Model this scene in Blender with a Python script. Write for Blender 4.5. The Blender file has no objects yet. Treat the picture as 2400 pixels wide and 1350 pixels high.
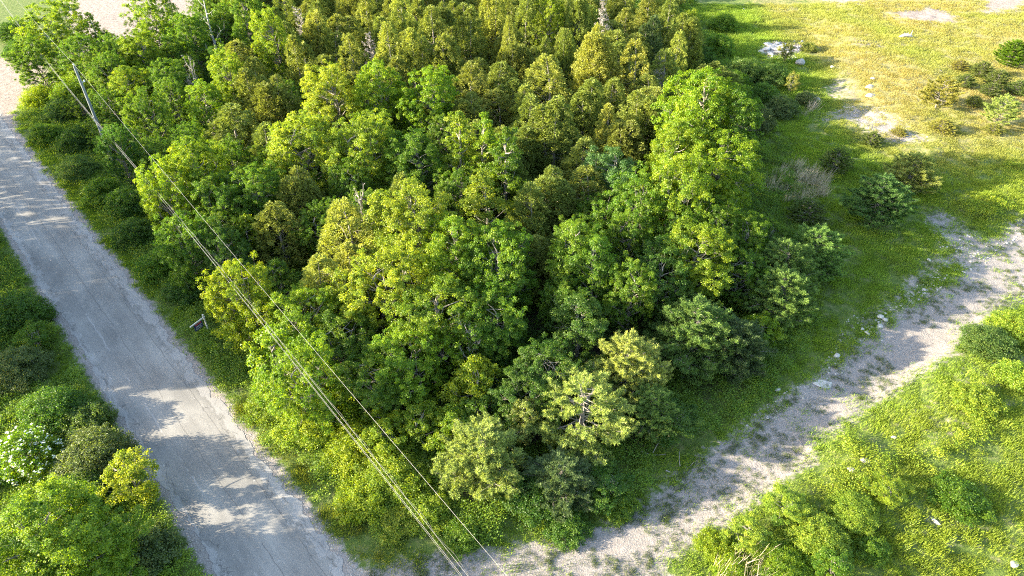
import bpy, math, random
import numpy as np
from mathutils import Vector

# ------------------------------------------------------------------ camera, sky, sun, exposure
SC = bpy.context.scene
COL = SC.collection
PITCH = math.radians(38.7); CP, SP = math.cos(PITCH), math.sin(PITCH); CH = 40.0; FPX = 1600.0
cam_d = bpy.data.cameras.new('camera'); cam = bpy.data.objects.new('camera', cam_d); COL.objects.link(cam)
cam.location = (0, 0, CH); cam.rotation_euler = (math.pi/2 - PITCH, 0, 0)
cam_d.lens = 24.0; cam_d.sensor_width = 36.0; cam_d.clip_start = 0.5; cam_d.clip_end = 6000
SC.camera = cam
SUN_AZ = math.radians(6)      # heading the light travels towards, from +X
SUN_EL = math.radians(17)
wd = bpy.data.worlds.new("World"); SC.world = wd; wd.use_nodes = True
wn = wd.node_tree; wn.nodes.clear()
wo = wn.nodes.new('ShaderNodeOutputWorld'); wb = wn.nodes.new('ShaderNodeBackground'); sk = wn.nodes.new('ShaderNodeTexSky')
sk.sky_type = 'NISHITA'; sk.sun_disc = False; sk.sun_elevation = SUN_EL
sk.sun_rotation = math.atan2(-math.cos(SUN_AZ), -math.sin(SUN_AZ)) % (2*math.pi)
sk.air_density = 1.0; sk.dust_density = 1.5
wb.inputs['Strength'].default_value = 0.15
wn.links.new(sk.outputs[0], wb.inputs[0]); wn.links.new(wb.outputs[0], wo.inputs[0])
sl = bpy.data.lights.new('sun', 'SUN'); so = bpy.data.objects.new('sun', sl); COL.objects.link(so)
sl.energy = 4.9; sl.angle = math.radians(0.5); sl.color = (1.0, 0.90, 0.70)
so.rotation_euler = Vector((math.cos(SUN_EL)*math.cos(SUN_AZ), math.cos(SUN_EL)*math.sin(SUN_AZ), -math.sin(SUN_EL))).to_track_quat('-Z', 'Y').to_euler()
so.location = (-60, 0, 60)
SC.view_settings.view_transform = 'Standard'; SC.view_settings.look = 'None'
SC.view_settings.exposure = 2.80; SC.view_settings.gamma = 1.0
SC.render.engine = 'CYCLES'
SC.cycles.filter_width = 1.1; SC.cycles.use_denoising = False; SC.cycles.max_bounces = 6; SC.cycles.diffuse_bounces = 4; SC.cycles.glossy_bounces = 2
SC.cycles.transmission_bounces = 4; SC.cycles.transparent_max_bounces = 2

# ------------------------------------------------------------------ helpers: noise, positions
def hash2(ix, iy, seed):
    h = (ix.astype(np.int64)*374761393 + iy.astype(np.int64)*668265263 + seed*1442695041) & 0xffffffff
    h = ((h ^ (h >> 13))*1274126177) & 0xffffffff
    h = h ^ (h >> 16)
    return (h & 0xffffff)/float(0xffffff)
def vnoise(x, y, seed=0):
    x = np.asarray(x, float); y = np.asarray(y, float)
    ix = np.floor(x); iy = np.floor(y); fx = x-ix; fy = y-iy
    fx = fx*fx*(3-2*fx); fy = fy*fy*(3-2*fy)
    a = hash2(ix, iy, seed); b = hash2(ix+1, iy, seed); c = hash2(ix, iy+1, seed); d = hash2(ix+1, iy+1, seed)
    return (a*(1-fx)+b*fx)*(1-fy) + (c*(1-fx)+d*fx)*fy
def fbm(x, y, seed=0, oct=4):
    s = 0; a = 0.5; t = 0
    for o in range(oct):
        s = s + a*vnoise(x*2**o, y*2**o, seed+o*17); t += a; a *= 0.5
    return s/t
def sstep(a, b, x):
    t = np.clip((x-a)/(b-a), 0, 1); return t*t*(3-2*t)
def at(px, py, z=0.0):
    u = (px-1200)/FPX; v = (py-675)/FPX
    rx, ry, rz = u, CP - v*SP, -SP - v*CP
    t = (CH-z)/-rz
    return np.array([rx*t, ry*t])
def poly_sd(x, y, poly):
    """signed distance, positive inside"""
    x = np.asarray(x, float); y = np.asarray(y, float)
    d = np.full(x.shape, 1e9); ins = np.zeros(x.shape, bool); n = len(poly)
    for i in range(n):
        x0, y0 = poly[i]; x1, y1 = poly[(i+1) % n]
        ex, ey = x1-x0, y1-y0; L = ex*ex+ey*ey+1e-12
        t = np.clip(((x-x0)*ex+(y-y0)*ey)/L, 0, 1)
        d = np.minimum(d, np.hypot(x-(x0+t*ex), y-(y0+t*ey)))
        c = ((y0 > y) != (y1 > y)) & (x < (x1-x0)*(y-y0)/((y1-y0) if y1 != y0 else 1e-9)+x0)
        ins ^= c
    return np.where(ins, d, -d)
def P(*pts): return [tuple(at(a, b)) for a, b in pts]
RD = np.array([0.675, -0.738]); RD /= np.hypot(*RD); RN = np.array([-RD[1], RD[0]])   # road direction and its right normal
def road_n(x, y): return x*RN[0]+y*RN[1]
def road_s(x, y): return x*RD[0]+y*RD[1]

# regions of the ground (outlined where they lie)
TRACK = P((2500,470),(2390,520),(2330,590),(2270,640),(2100,740),(1960,860),(1860,925),(1750,1010),(1640,1085),(1530,1175),(1430,1238),(1200,1292),(1010,1312),(830,1352),(780,1420),
          (1000,1500),(1540,1400),(1560,1300),(1700,1225),(1810,1140),(1900,1090),(1890,1050),(2010,965),(2120,905),(2200,850),(2250,800),(2310,745),(2400,695),(2600,600))
STONY = P((2150,500),(2200,488),(2260,520),(2310,555),(2400,500),(2520,480),(2500,560),(2330,620),(2190,640),(2140,690),(2010,780),(1960,800),(2060,720),(2180,600),(2230,590))
SLOPE = P((1930,190),(1990,165),(2040,240),(2075,262),(2060,300),(2010,250),(1950,240),(1900,215))
GRAV2 = P((1905,268),(1975,250),(2070,260),(2130,310),(2180,345),(2120,350),(2040,330),(2000,290),(1920,290))
WHITE = P((1772,118),(1790,100),(1835,97),(1880,108),(1890,118),(1850,135),(1800,134))
SANDS = [P((1990,104),(2040,106),(2085,128),(2010,118)), P((1920,2),(2010,-4),(2060,20),(1960,24)), P((2090,30),(2200,22),(2260,50),(2240,72),(2140,64),(2060,52)),
         P((2290,-20),(2400,-30),(2420,30),(2330,48),(2270,52)), P((2270,880),(2310,820),(2370,800),(2400,850),(2330,900),(2290,960),(2240,930)),
         P((2160,1010),(2200,1000),(2215,1025),(2170,1030)), P((2170,1215),(2230,1230),(2260,1265),(2200,1250))]
TLSAND = P((90,-160),(560,-160),(600,60),(500,120),(300,180),(215,165),(150,60))
JUNCT = P((-260,140),(20,131),(100,150),(122,185),(62,228),(40,262),(50,300),(-60,300),(-400,250))
PLATEAU = P((1940,-260),(1940,90),(1975,195),(2085,320),(2230,480),(2430,500),(3300,500),(3300,-260))
LUSH = P((1720,330),(1900,280),(2060,360),(2160,480),(2230,600),(2100,740),(1950,860),(1750,1010),(1520,1180),(1440,1000),(1700,800))
FOREST = P((640,960),(760,1060),(930,1160),(1250,1180),(1520,1040),(1740,850),(1850,700),(1820,520),(1780,340),(1680,190),(1600,60),(1560,-120),(560,-120),(420,100),(230,180),(150,260),(300,430),(480,700))
PUDDLE = P((2080,780),(2140,765),(2230,785),(2250,800),(2200,845),(2120,880),(2080,840),(2075,800))

def hgt(x, y):
    x = np.asarray(x, float); y = np.asarray(y, float)
    n = road_n(x, y)
    keep = sstep(9.0, 14.0, n) + sstep(0.3, -4.0, n)
    h = 0.35*(fbm(x*0.13, y*0.13, 3)-0.5)
    for (px, py, rx, ry, a) in ((2290,930,7,4.5,1.5),(2010,1075,6.5,3.6,.7),(2380,1130,8,6,1.1),(1900,1230,6,3,0.9),(2100,1180,5,3,0.6),(2360,800,4,3,1.0)):
        c = at(px, py); h = h + a*np.exp(-((x-c[0])/rx)**2-((y-c[1])/ry)**2)
    h = h + .8*sstep(-4.5, 4.5, poly_sd(x, y, PLATEAU) + 2.0*(fbm(x*.2, y*.2, 9)-.5))
    h = h + 0.5*(fbm(x*0.5, y*0.5, 5, 3)-0.5)*sstep(10, 25, x+0.0*y)
    trk = sstep(-1.0, 1.5, poly_sd(x, y, TRACK))
    h = h*(1-0.75*trk) - 0.10*trk
    return h*np.clip(keep, 0, 1)
def hz(x, y): return float(hgt(np.array([x]), np.array([y]))[0])
def at_top(px, py, hh):
    x, y = at(px, py, hh)
    for _ in range(3): x, y = at(px, py, hh + hz(x, y))
    return x, y

# ------------------------------------------------------------------ helpers: meshes and tags
def mesh_np(name, verts, faces, k, mat, attrs=None, smooth=False):
    me = bpy.data.meshes.new(name)
    verts = np.asarray(verts, np.float32); faces = np.asarray(faces, np.int32)
    me.vertices.add(len(verts)); me.vertices.foreach_set('co', verts.ravel())
    me.loops.add(faces.size); me.loops.foreach_set('vertex_index', faces.ravel())
    me.polygons.add(len(faces)); me.polygons.foreach_set('loop_start', np.arange(0, faces.size, k, dtype=np.int32))
    me.update(calc_edges=True); me.validate()
    if smooth: me.polygons.foreach_set('use_smooth', np.ones(len(me.polygons), bool))
    for nm, arr in (attrs or {}).items():
        arr = np.asarray(arr, np.float32)
        if arr.ndim == 1:
            a = me.attributes.new(nm, 'FLOAT', 'POINT'); a.data.foreach_set('value', arr)
        else:
            a = me.attributes.new(nm, 'FLOAT_COLOR', 'POINT'); a.data.foreach_set('color', arr.ravel())
    if mat: me.materials.append(mat)
    return me
def link(name, data, parent=None, loc=None, color=None):
    o = bpy.data.objects.new(name, data); COL.objects.link(o)
    if parent: o.parent = parent
    if loc is not None: o.location = loc
    if color: o.color = color
    return o
def tag(o, label=None, cat=None, group=None, kind=None):
    if label: o['label'] = label
    if cat: o['category'] = cat
    if group: o['group'] = group
    if kind: o['kind'] = kind
    return o
def nrm(a): return a/(np.linalg.norm(a, axis=-1, keepdims=True)+1e-9)
class Tubes:
    def __init__(s, sides=5): s.v = []; s.f = []; s.n = 0; s.k = sides
    def add(s, pts, rad):
        pts = np.asarray(pts, float); m = len(pts); rad = np.broadcast_to(np.asarray(rad, float), (m,))
        t = np.gradient(pts, axis=0); t = nrm(t)
        ref = np.array([0, 0, 1.]) if abs(t[0][2]) < 0.8 else np.array([1., 0, 0])
        a = nrm(np.cross(t, ref)); b = np.cross(t, a)
        k = s.k; ang = np.arange(k)*2*math.pi/k
        ring = pts[:, None, :] + rad[:, None, None]*(np.cos(ang)[None, :, None]*a[:, None, :] + np.sin(ang)[None, :, None]*b[:, None, :])
        s.v.append(ring.reshape(-1, 3))
        i = np.arange(m-1)[:, None]*k; j = np.arange(k)[None, :]; j2 = (j+1) % k
        f = np.stack([i+j, i+j2, i+k+j2, i+k+j], -1).reshape(-1, 4) + s.n
        cap = np.array([[s.n+(m-1)*k+q for q in (0, 1, 2, 3)]]) if k >= 4 else np.zeros((0, 4), int)
        s.f.append(f); s.f.append(cap); s.n += m*k
    def mesh(s, name, mat): return mesh_np(name, np.vstack(s.v), np.vstack(s.f), 4, mat, smooth=True)
class Leaves:
    def __init__(s): s.v = []; s.t = []
    def add(s, p, axis, normal, L, W, tint, fold=0.18):
        n = len(p)
        if n == 0: return
        axis = nrm(axis); normal = normal - axis*np.sum(normal*axis, 1, keepdims=True); normal = nrm(normal)
        side = np.cross(axis, normal)
        L = np.broadcast_to(L, (n,))[:, None]; W = np.broadcast_to(W, (n,))[:, None]
        mid = p + axis*L*0.45 - normal*W*fold
        v = np.stack([p, mid+side*W*.5, p+axis*L, mid-side*W*.5], 1)
        v[:, 1] += 2*normal*W*fold; v[:, 3] += 2*normal*W*fold
        s.v.append(v.reshape(-1, 3)); s.t.append(np.repeat(np.broadcast_to(tint, (n,)), 4))
    def mesh(s, name, mat):
        v = np.vstack(s.v); f = np.arange(len(v)).reshape(-1, 4)
        return mesh_np(name, v, f, 4, mat, {'tint': np.concatenate(s.t)})

# ------------------------------------------------------------------ materials
def nt(name):
    m = bpy.data.materials.new(name); m.use_nodes = True; t = m.node_tree; t.nodes.clear()
    return m, t, t.nodes.new('ShaderNodeOutputMaterial')
def N(t, typ, **kw):
    n = t.nodes.new(typ)
    for k, v in kw.items(): setattr(n, k, v)
    return n
def setin(n, **kw):
    for k, v in kw.items(): n.inputs[k].default_value = v
def leaf_material(name, source, transl=0.5, rough=0.5, spec=0.018, huevar=0.035, valvar=0.75):
    m, t, out = nt(name)
    if source == 'object': c = N(t, 'ShaderNodeObjectInfo').outputs['Color']
    else:
        a = N(t, 'ShaderNodeAttribute', attribute_type='INSTANCER', attribute_name='col'); c = a.outputs['Color']
    ti = N(t, 'ShaderNodeAttribute', attribute_type='GEOMETRY', attribute_name='tint')
    hsv = N(t, 'ShaderNodeHueSaturation'); t.links.new(c, hsv.inputs['Color'])
    mh = N(t, 'ShaderNodeMapRange'); t.links.new(ti.outputs['Fac'], mh.inputs['Value'])
    mh.inputs['To Min'].default_value = 0.5+huevar*0.7; mh.inputs['To Max'].default_value = 0.5-huevar
    mv = N(t, 'ShaderNodeMapRange'); t.links.new(ti.outputs['Fac'], mv.inputs['Value'])
    mv.inputs['To Min'].default_value = 1-valvar*0.5; mv.inputs['To Max'].default_value = 1+valvar*0.62
    t.links.new(mh.outputs[0], hsv.inputs['Hue']); t.links.new(mv.outputs[0], hsv.inputs['Value'])
    d = N(t, 'ShaderNodeBsdfDiffuse'); tr = N(t, 'ShaderNodeBsdfTranslucent'); g = N(t, 'ShaderNodeBsdfGlossy')
    g.inputs['Roughness'].default_value = rough; g.inputs['Color'].default_value = (.9, .95, .8, 1)
    tc = N(t, 'ShaderNodeMix', data_type='RGBA', blend_type='MULTIPLY'); tc.inputs[0].default_value = 1
    t.links.new(hsv.outputs[0], tc.inputs[6]); tc.inputs[7].default_value = (1.5, 1.5, 0.6, 1)
    t.links.new(hsv.outputs[0], d.inputs[0]); t.links.new(tc.outputs[2], tr.inputs[0])
    m1 = N(t, 'ShaderNodeMixShader'); m1.inputs[0].default_value = transl
    t.links.new(d.outputs[0], m1.inputs[1]); t.links.new(tr.outputs[0], m1.inputs[2])
    m2 = N(t, 'ShaderNodeMixShader'); m2.inputs[0].default_value = spec
    t.links.new(m1.outputs[0], m2.inputs[1]); t.links.new(g.outputs[0], m2.inputs[2])
    t.links.new(m2.outputs[0], out.inputs[0])
    return m
def rough_mat(name, c1, c2, scale=8, rough=0.85, zs=1.0, bump=0.3):
    m, t, out = nt(name)
    b = N(t, 'ShaderNodeBsdfPrincipled'); b.inputs['Roughness'].default_value = rough
    tc = N(t, 'ShaderNodeTexCoord'); mp = N(t, 'ShaderNodeMapping'); mp.inputs['Scale'].default_value = (1, 1, zs)
    n = N(t, 'ShaderNodeTexNoise'); setin(n, Scale=scale, Detail=5.0, Roughness=.65)
    t.links.new(tc.outputs['Object'], mp.inputs[0]); t.links.new(mp.outputs[0], n.inputs['Vector'])
    r = N(t, 'ShaderNodeValToRGB'); r.color_ramp.elements[0].position = .35; r.color_ramp.elements[1].position = .65
    r.color_ramp.elements[0].color = (*c1, 1); r.color_ramp.elements[1].color = (*c2, 1)
    t.links.new(n.outputs[0], r.inputs[0]); t.links.new(r.outputs[0], b.inputs['Base Color'])
    bp = N(t, 'ShaderNodeBump'); setin(bp, Strength=bump, Distance=.05); t.links.new(n.outputs[0], bp.inputs['Height']); t.links.new(bp.outputs[0], b.inputs['Normal'])
    t.links.new(b.outputs[0], out.inputs[0]); return m
M = {}
M['leaf'] = leaf_material('broad_leaf', 'object')
M['needle'] = leaf_material('conifer_needle', 'object', transl=.35, spec=.012, huevar=.02, valvar=.7)
M['cover'] = leaf_material('ground_cover_leaf', 'inst', transl=.4, valvar=.5)
M['blade'] = leaf_material('grass_blade', 'inst', transl=.4, spec=.012, huevar=.02, valvar=.5)
M['bark'] = rough_mat('grey_brown_bark', (.10,.085,.065), (.24,.21,.175), 6, zs=.3)
M['pale_bark'] = rough_mat('pale_grey_bark', (.16,.15,.135), (.34,.32,.29), 5, zs=.5)
M['dead_wood'] = rough_mat('bleached_dead_wood', (.16,.135,.115), (.30,.265,.235), 5, zs=.4)
M['pole_wood'] = rough_mat('weathered_grey_pole', (.085,.097,.095), (.165,.18,.175), 4, zs=.15)
M['rock'] = rough_mat('pale_limestone', (.22,.195,.165), (.46,.42,.37), 3, bump=.5)
M['rock_dark'] = rough_mat('grey_fieldstone', (.13,.125,.11), (.27,.255,.225), 3, bump=.5)
M['white_paint'] = rough_mat('white_painted_wood', (.36,.34,.29), (.48,.45,.40), 5, .5, bump=.05)
M['wire'] = rough_mat('aluminium_wire', (.10,.095,.085), (.16,.15,.135), 5, .45, bump=0)
M['cable'] = rough_mat('weathered_cable', (.08,.075,.07), (.14,.13,.12), 5, .6, bump=0)
M['metal'] = rough_mat('galvanised_metal', (.35,.37,.38), (.5,.52,.53), 6, .4, bump=.05)
M['porcelain'] = rough_mat('glazed_insulator', (.28,.29,.30), (.5,.5,.5), 6, .25, bump=0)
M['navy'] = rough_mat('navy_sign_face', (.012,.02,.06), (.02,.03,.085), 4, .4, bump=0)
M['red'] = rough_mat('red_sign_band', (.38,.03,.025), (.46,.05,.04), 4, .4, bump=0)
M['petal'] = leaf_material('white_petal', 'object', transl=.35, huevar=0, valvar=.25)
M['straw'] = leaf_material('dead_stalk', 'inst', transl=.2, huevar=.01, valvar=.7)

# ------------------------------------------------------------------ the ground
def axis_pts(lo, hi, step, far):
    a = list(np.arange(lo, hi+1e-6, step)); d = step; x = hi
    while x < far: d *= 1.35; x += d; a.append(x)
    d = step; x = lo; b = []
    while x > -far: d *= 1.35; x -= d; b.append(x)
    return np.array(b[::-1]+a)
gx = axis_pts(-72, 84, .42, 1800); gy = axis_pts(12, 140, .42, 1800)
XX, YY = np.meshgrid(gx, gy); X = XX.ravel(); Y = YY.ravel(); Z = hgt(X, Y)
nn = road_n(X, Y)
def region(poly, w=1.2): return np.clip(poly_sd(X, Y, poly)/w*.5+.5, 0, 1)
a_grav = np.clip(poly_sd(X, Y, TRACK)/1.6*.5+.58, 0, 1); a_grav = np.maximum(a_grav, region(GRAV2, 2.2)*.7); a_grav = np.maximum(a_grav, region(STONY, 1.5)*.75)
a_road = np.clip(np.minimum(nn-.75, 8.05-nn)/1.0*.5+.5, 0, 1)
a_sand = np.maximum.reduce([region(s, 4.0)*.85 for s in SANDS]+[region(TLSAND, 3)*.8, region(JUNCT, 1.0)*.9, region(SLOPE, 3.5)*.52, region(WHITE, 1.2)])
field = np.clip(poly_sd(X, Y, P((1700,-200),(1800,60),(1920,160),(1960,300),(2120,390),(2260,420),(2420,380),(3400,300),(3400,-260)))/8*.5+.5, 0, 1)
a_dry = np.clip(field*(0.6+1.4*(fbm(X*.07, Y*.07, 21)-.30)), 0, 1)
a_dry = np.maximum(a_dry, region(P((1780,1060),(2000,1000),(2150,950),(2300,900),(2380,1000),(2100,1040),(1900,1090)), 6)*.45)
a_for = np.clip(poly_sd(X, Y, FOREST)/3*.5+.5, 0, 1)
nx, ny = len(gx), len(gy)
ii, jj = np.meshgrid(np.arange(nx-1), np.arange(ny-1)); q = (jj*nx+ii).ravel()
gfaces = np.stack([q, q+1, q+nx+1, q+nx], 1)
m, t, out = nt('ground_soil_grass_gravel')
def noise(sc, det=4, rough=.6, vec=None, dist=0.0):
    n = N(t, 'ShaderNodeTexNoise'); setin(n, Scale=sc, Detail=float(det), Roughness=rough, Distortion=dist)
    if vec is not None: t.links.new(vec, n.inputs['Vector'])
    return n.outputs[0]
def ramp(fac, stops):
    r = N(t, 'ShaderNodeValToRGB'); e = r.color_ramp.elements
    e[0].position, e[0].color = stops[0][0], (*stops[0][1], 1); e[1].position, e[1].color = stops[-1][0], (*stops[-1][1], 1)
    for p_, c_ in stops[1:-1]:
        k = e.new(p_); k.color = (*c_, 1)
    t.links.new(fac, r.inputs[0]); return r.outputs[0]
def mixc(f, a, b):
    x = N(t, 'ShaderNodeMix', data_type='RGBA')
    t.links.new(f, x.inputs[0]); t.links.new(a, x.inputs[6]); t.links.new(b, x.inputs[7]); return x.outputs[2]
def math_(op, a, b=None, clamp=False):
    x = N(t, 'ShaderNodeMath', operation=op); x.use_clamp = clamp
    for i, v in enumerate((a, b)):
        if v is None: continue
        if isinstance(v, (int, float)): x.inputs[i].default_value = v
        else: t.links.new(v, x.inputs[i])
    return x.outputs[0]
def attr(nm): return N(t, 'ShaderNodeAttribute', attribute_type='GEOMETRY', attribute_name=nm).outputs['Fac']
def thr(a, nz, k, bias=0.0, gain=4):      # region mask broken up by noise
    s = math_('MULTIPLY', math_('SUBTRACT', nz, .5), k)
    s = math_('ADD', math_('ADD', a, s), -.5+bias)
    return math_('ADD', math_('MULTIPLY', s, gain), .5, True)
gc = N(t, 'ShaderNodeTexCoord').outputs['Object']
nfine = noise(9, 5, .7, gc); nmid = noise(1.6, 5, .65, gc); nbig = noise(.25, 4, .6, gc)
gr = ramp(nmid, [(.3, (.045,.075,.012)), (.5, (.080,.110,.022)), (.7, (.135,.135,.050))])
dry = ramp(nfine, [(.3, (.13,.125,.040)), (.5, (.20,.175,.065)), (.7, (.29,.235,.11))])
sand = ramp(nmid, [(.3, (.14,.112,.09)), (.5, (.215,.170,.142)), (.72, (.30,.248,.212))])
grav0 = ramp(nfine, [(.28, (.10,.09,.078)), (.5, (.200,.182,.163)), (.72, (.325,.300,.272))])
vor = N(t, 'ShaderNodeTexVoronoi'); setin(vor, Scale=7.0); t.links.new(gc, vor.inputs['Vector'])
grav = mixc(math_('MULTIPLY', vor.outputs['Distance'], .6), grav0, sand)
soil = ramp(nmid, [(.3, (.018,.014,.009)), (.7, (.055,.042,.028))])
base = mixc(thr(attr('dry'), nmid, 1.4, 0, 3), gr, dry)
base = mixc(thr(attr('forest'), nmid, .6), base, soil)
base = mixc(thr(attr('gravel'), nmid, 1.1, .02, 5), base, grav)
base = mixc(thr(attr('sand'), nmid, 1.2, 0, 3), base, sand)
base = mixc(thr(attr('shoulder'), nmid, .9, .0, 6), base, grav)
b = N(t, 'ShaderNodeBsdfPrincipled'); b.inputs['Roughness'].default_value = .95; b.inputs['Specular IOR Level'].default_value = .15
t.links.new(base, b.inputs['Base Color'])
bp = N(t, 'ShaderNodeBump'); setin(bp, Strength=.8, Distance=.12); t.links.new(math_('ADD', nfine, math_('MULTIPLY', nmid, 1.5)), bp.inputs['Height']); t.links.new(bp.outputs[0], b.inputs['Normal'])
t.links.new(b.outputs[0], out.inputs[0]); M['ground'] = m
gme = mesh_np('ground', np.stack([X, Y, Z], 1), gfaces, 4, M['ground'],
              {'gravel': a_grav, 'sand': a_sand, 'dry': a_dry, 'forest': a_for, 'shoulder': a_road}, smooth=True)
tag(link('ground', gme), kind='structure')

# the road: its own sheet, broken edges
m, t, out = nt('worn_asphalt')
gc = N(t, 'ShaderNodeTexCoord').outputs['UV']
def uvn(su, sv, sc, det=4, rough=.6, dist=0.0):
    mp = N(t, 'ShaderNodeMapping'); mp.inputs['Scale'].default_value = (su, sv, 1); t.links.new(gc, mp.inputs[0])
    return noise(sc, det, rough, mp.outputs[0], dist)
streak = uvn(1.6, .05, 1.0, 4, .6); fine = uvn(1, 1, 14, 5, .75); patch = uvn(1, .5, .35, 4, .6); grit = uvn(1, 1, 60, 2, .8)
col = ramp(streak, [(.3, (.132,.122,.108)), (.5, (.166,.154,.136)), (.72, (.212,.197,.174))])
col2 = ramp(patch, [(.34, (.104,.098,.090)), (.5, (.170,.159,.143)), (.66, (.262,.244,.217))])
half = N(t, 'ShaderNodeValue'); half.outputs[0].default_value = .55
col = mixc(half.outputs[0], col, col2)
g1 = ramp(fine, [(.3, (.66,.66,.67)), (.5, (1,1,1)), (.72, (1.38,1.35,1.3))])
mm = N(t, 'ShaderNodeMix', data_type='RGBA', blend_type='MULTIPLY'); mm.inputs[0].default_value = 1
t.links.new(col, mm.inputs[6]); t.links.new(g1, mm.inputs[7]); col = mm.outputs[2]
# seams running with the traffic, wandering cracks
sx = N(t, 'ShaderNodeSeparateXYZ'); t.links.new(gc, sx.inputs[0])
wob = uvn(.5, .35, 1.2, 4, .6)
def seam(u0, w, amp):
    p_ = math_('ADD', sx.outputs[0], math_('MULTIPLY', math_('SUBTRACT', wob, .5), amp))
    dd = math_('ABSOLUTE', math_('SUBTRACT', p_, u0))
    return math_('SUBTRACT', 1.0, math_('DIVIDE', dd, w), True)
crk = math_('MULTIPLY', math_('MAXIMUM', seam(3.1, .045, .5), seam(5.0, .04, .35)), math_('GREATER_THAN', uvn(1, .2, .8), .40))
lt = N(t, 'ShaderNodeRGB'); lt.outputs[0].default_value = (.30,.28,.26,1); dk = N(t, 'ShaderNodeRGB'); dk.outputs[0].default_value = (.07,.065,.06,1)
col = mixc(math_('MULTIPLY', seam(1.85, .09, .5), math_('MULTIPLY', math_('GREATER_THAN', uvn(1, .3, .7), .5), .55)), col, lt.outputs[0])
col = mixc(math_('MULTIPLY', crk, .75), col, dk.outputs[0])
vc = N(t, 'ShaderNodeTexVoronoi', feature='DISTANCE_TO_EDGE'); setin(vc, Scale=.9)
mpv = N(t, 'ShaderNodeMapping'); mpv.inputs['Scale'].default_value = (1, .7, 1); t.links.new(gc, mpv.inputs[0])
dv = N(t, 'ShaderNodeVectorMath', operation='ADD'); t.links.new(mpv.outputs[0], dv.inputs[0])
nv = N(t, 'ShaderNodeTexNoise'); setin(nv, Scale=1.5, Detail=4.0); t.links.new(gc, nv.inputs[0]); t.links.new(nv.outputs['Color'], dv.inputs[1]); t.links.new(dv.outputs[0], vc.inputs['Vector'])
edge = math_('MAXIMUM', math_('SUBTRACT', 1.0, math_('DIVIDE', sx.outputs[0], 1.3), True), math_('DIVIDE', math_('SUBTRACT', sx.outputs[0], 4.5), 1.6, True))
cr2 = math_('MULTIPLY', math_('LESS_THAN', vc.outputs['Distance'], .016), math_('GREATER_THAN', math_('ADD', math_('MULTIPLY', edge, .45), uvn(1, 1, .5)), .66))
col = mixc(math_('MULTIPLY', cr2, .7), col, dk.outputs[0])
wear = math_('GREATER_THAN', math_('ADD', math_('MULTIPLY', edge, .36), uvn(1.5, .45, 1.3, 6, .7)), .74)
col = mixc(math_('MULTIPLY', wear, .38), col, lt.outputs[0])
spk = math_('GREATER_THAN', uvn(1, 1, 5, 2, .5), .69)
col = mixc(math_('MULTIPLY', spk, .5), col, lt.outputs[0])
b = N(t, 'ShaderNodeBsdfPrincipled'); b.inputs['Roughness'].default_value = .9; b.inputs['Specular IOR Level'].default_value = .25
t.links.new(col, b.inputs['Base Color'])
bp = N(t, 'ShaderNodeBump'); setin(bp, Strength=.4, Distance=.03); t.links.new(math_('ADD', fine, math_('MULTIPLY', cr2, -1.5)), bp.inputs['Height']); t.links.new(bp.outputs[0], b.inputs['Normal'])
t.links.new(b.outputs[0], out.inputs[0]); M['asphalt'] = m
S = np.arange(-170, 40, .22); K = 14
e0 = 1.28 + .30*(fbm(S*.45, S*0, 31)-.5)*2 + .55*(fbm(S*1.6, S*0, 32)-.5)
e1 = 7.25 + .32*(fbm(S*.35, S*0, 41)-.5)*2 + .8*(fbm(S*1.5, S*0, 42)-.5) - np.clip((S+20)/80, -.3, .5)*.6
u = np.linspace(0, 1, K)
Nn = e0[:, None]*(1-u)+e1[:, None]*u
RX = Nn*RN[0] + S[:, None]*RD[0]; RY = Nn*RN[1] + S[:, None]*RD[1]
RZ = .018 + .05*(1-((u-.5)*2)**2)[None, :] + 0*RX
ii, jj = np.meshgrid(np.arange(K-1), np.arange(len(S)-1)); q = (jj*K+ii).ravel(); rf = np.stack([q, q+K, q+K+1, q+1], 1)
rme = mesh_np('road', np.stack([RX.ravel(), RY.ravel(), RZ.ravel()], 1), rf, 4, M['asphalt'], smooth=True)
uv = rme.uv_layers.new(name='UVMap'); uvv = np.stack([(Nn-1.2).ravel(), np.repeat(S, K)], 1)
uv.data.foreach_set('uv', uvv[rf.ravel()].astype(np.float32).ravel())
tag(link('road', rme), kind='structure')

# ------------------------------------------------------------------ tree prototypes
rng = np.random.default_rng(11)
def sphere_dirs(n, up=0.0):
    d = nrm(rng.normal(size=(n, 3))); d[:, 2] += up; return nrm(d)
def bend(p0, p1, k=4, sag=.08):
    p0 = np.array(p0, float); p1 = np.array(p1, float); L = np.linalg.norm(p1-p0)
    u = np.linspace(0, 1, k)[:, None]; off = rng.normal(size=3)*L*sag
    return p0*(1-u)+p1*u + off*np.sin(u*math.pi)
def leaf_clumps(lv, cen, out, crad, n, L, W, flat=.6, tvar=.25, droop=.6, keep_up=.35, lobet=None):
    """cen (m,3), out (m,3) outward vectors"""
    m_ = len(cen)
    idx = np.repeat(np.arange(m_), n); k = len(idx)
    d = nrm(rng.normal(size=(k, 3)) + out[idx]*.5 + np.array([0, 0, keep_up]))
    r = crad[idx]*(.15+1.0*rng.random(k)**.7)
    p = cen[idx] + d*r[:, None]*np.array([1, 1, flat])
    nr = nrm(d*.35 + out[idx]*.5 + np.array([0, 0, .45]) + rng.normal(size=(k, 3))*.6)
    ax = d*.6 + np.array([0, 0, -droop]) + rng.normal(size=(k, 3))*.55
    ct = rng.random(m_) + (0 if lobet is None else lobet)
    ti = np.clip(.5 + (ct[idx]-.5)*tvar*2 + rng.normal(size=k)*.2, 0, 1)
    s = .7+.6*rng.random(k)
    lv.add(p, ax, nr, L*s, W*s, ti)
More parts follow.
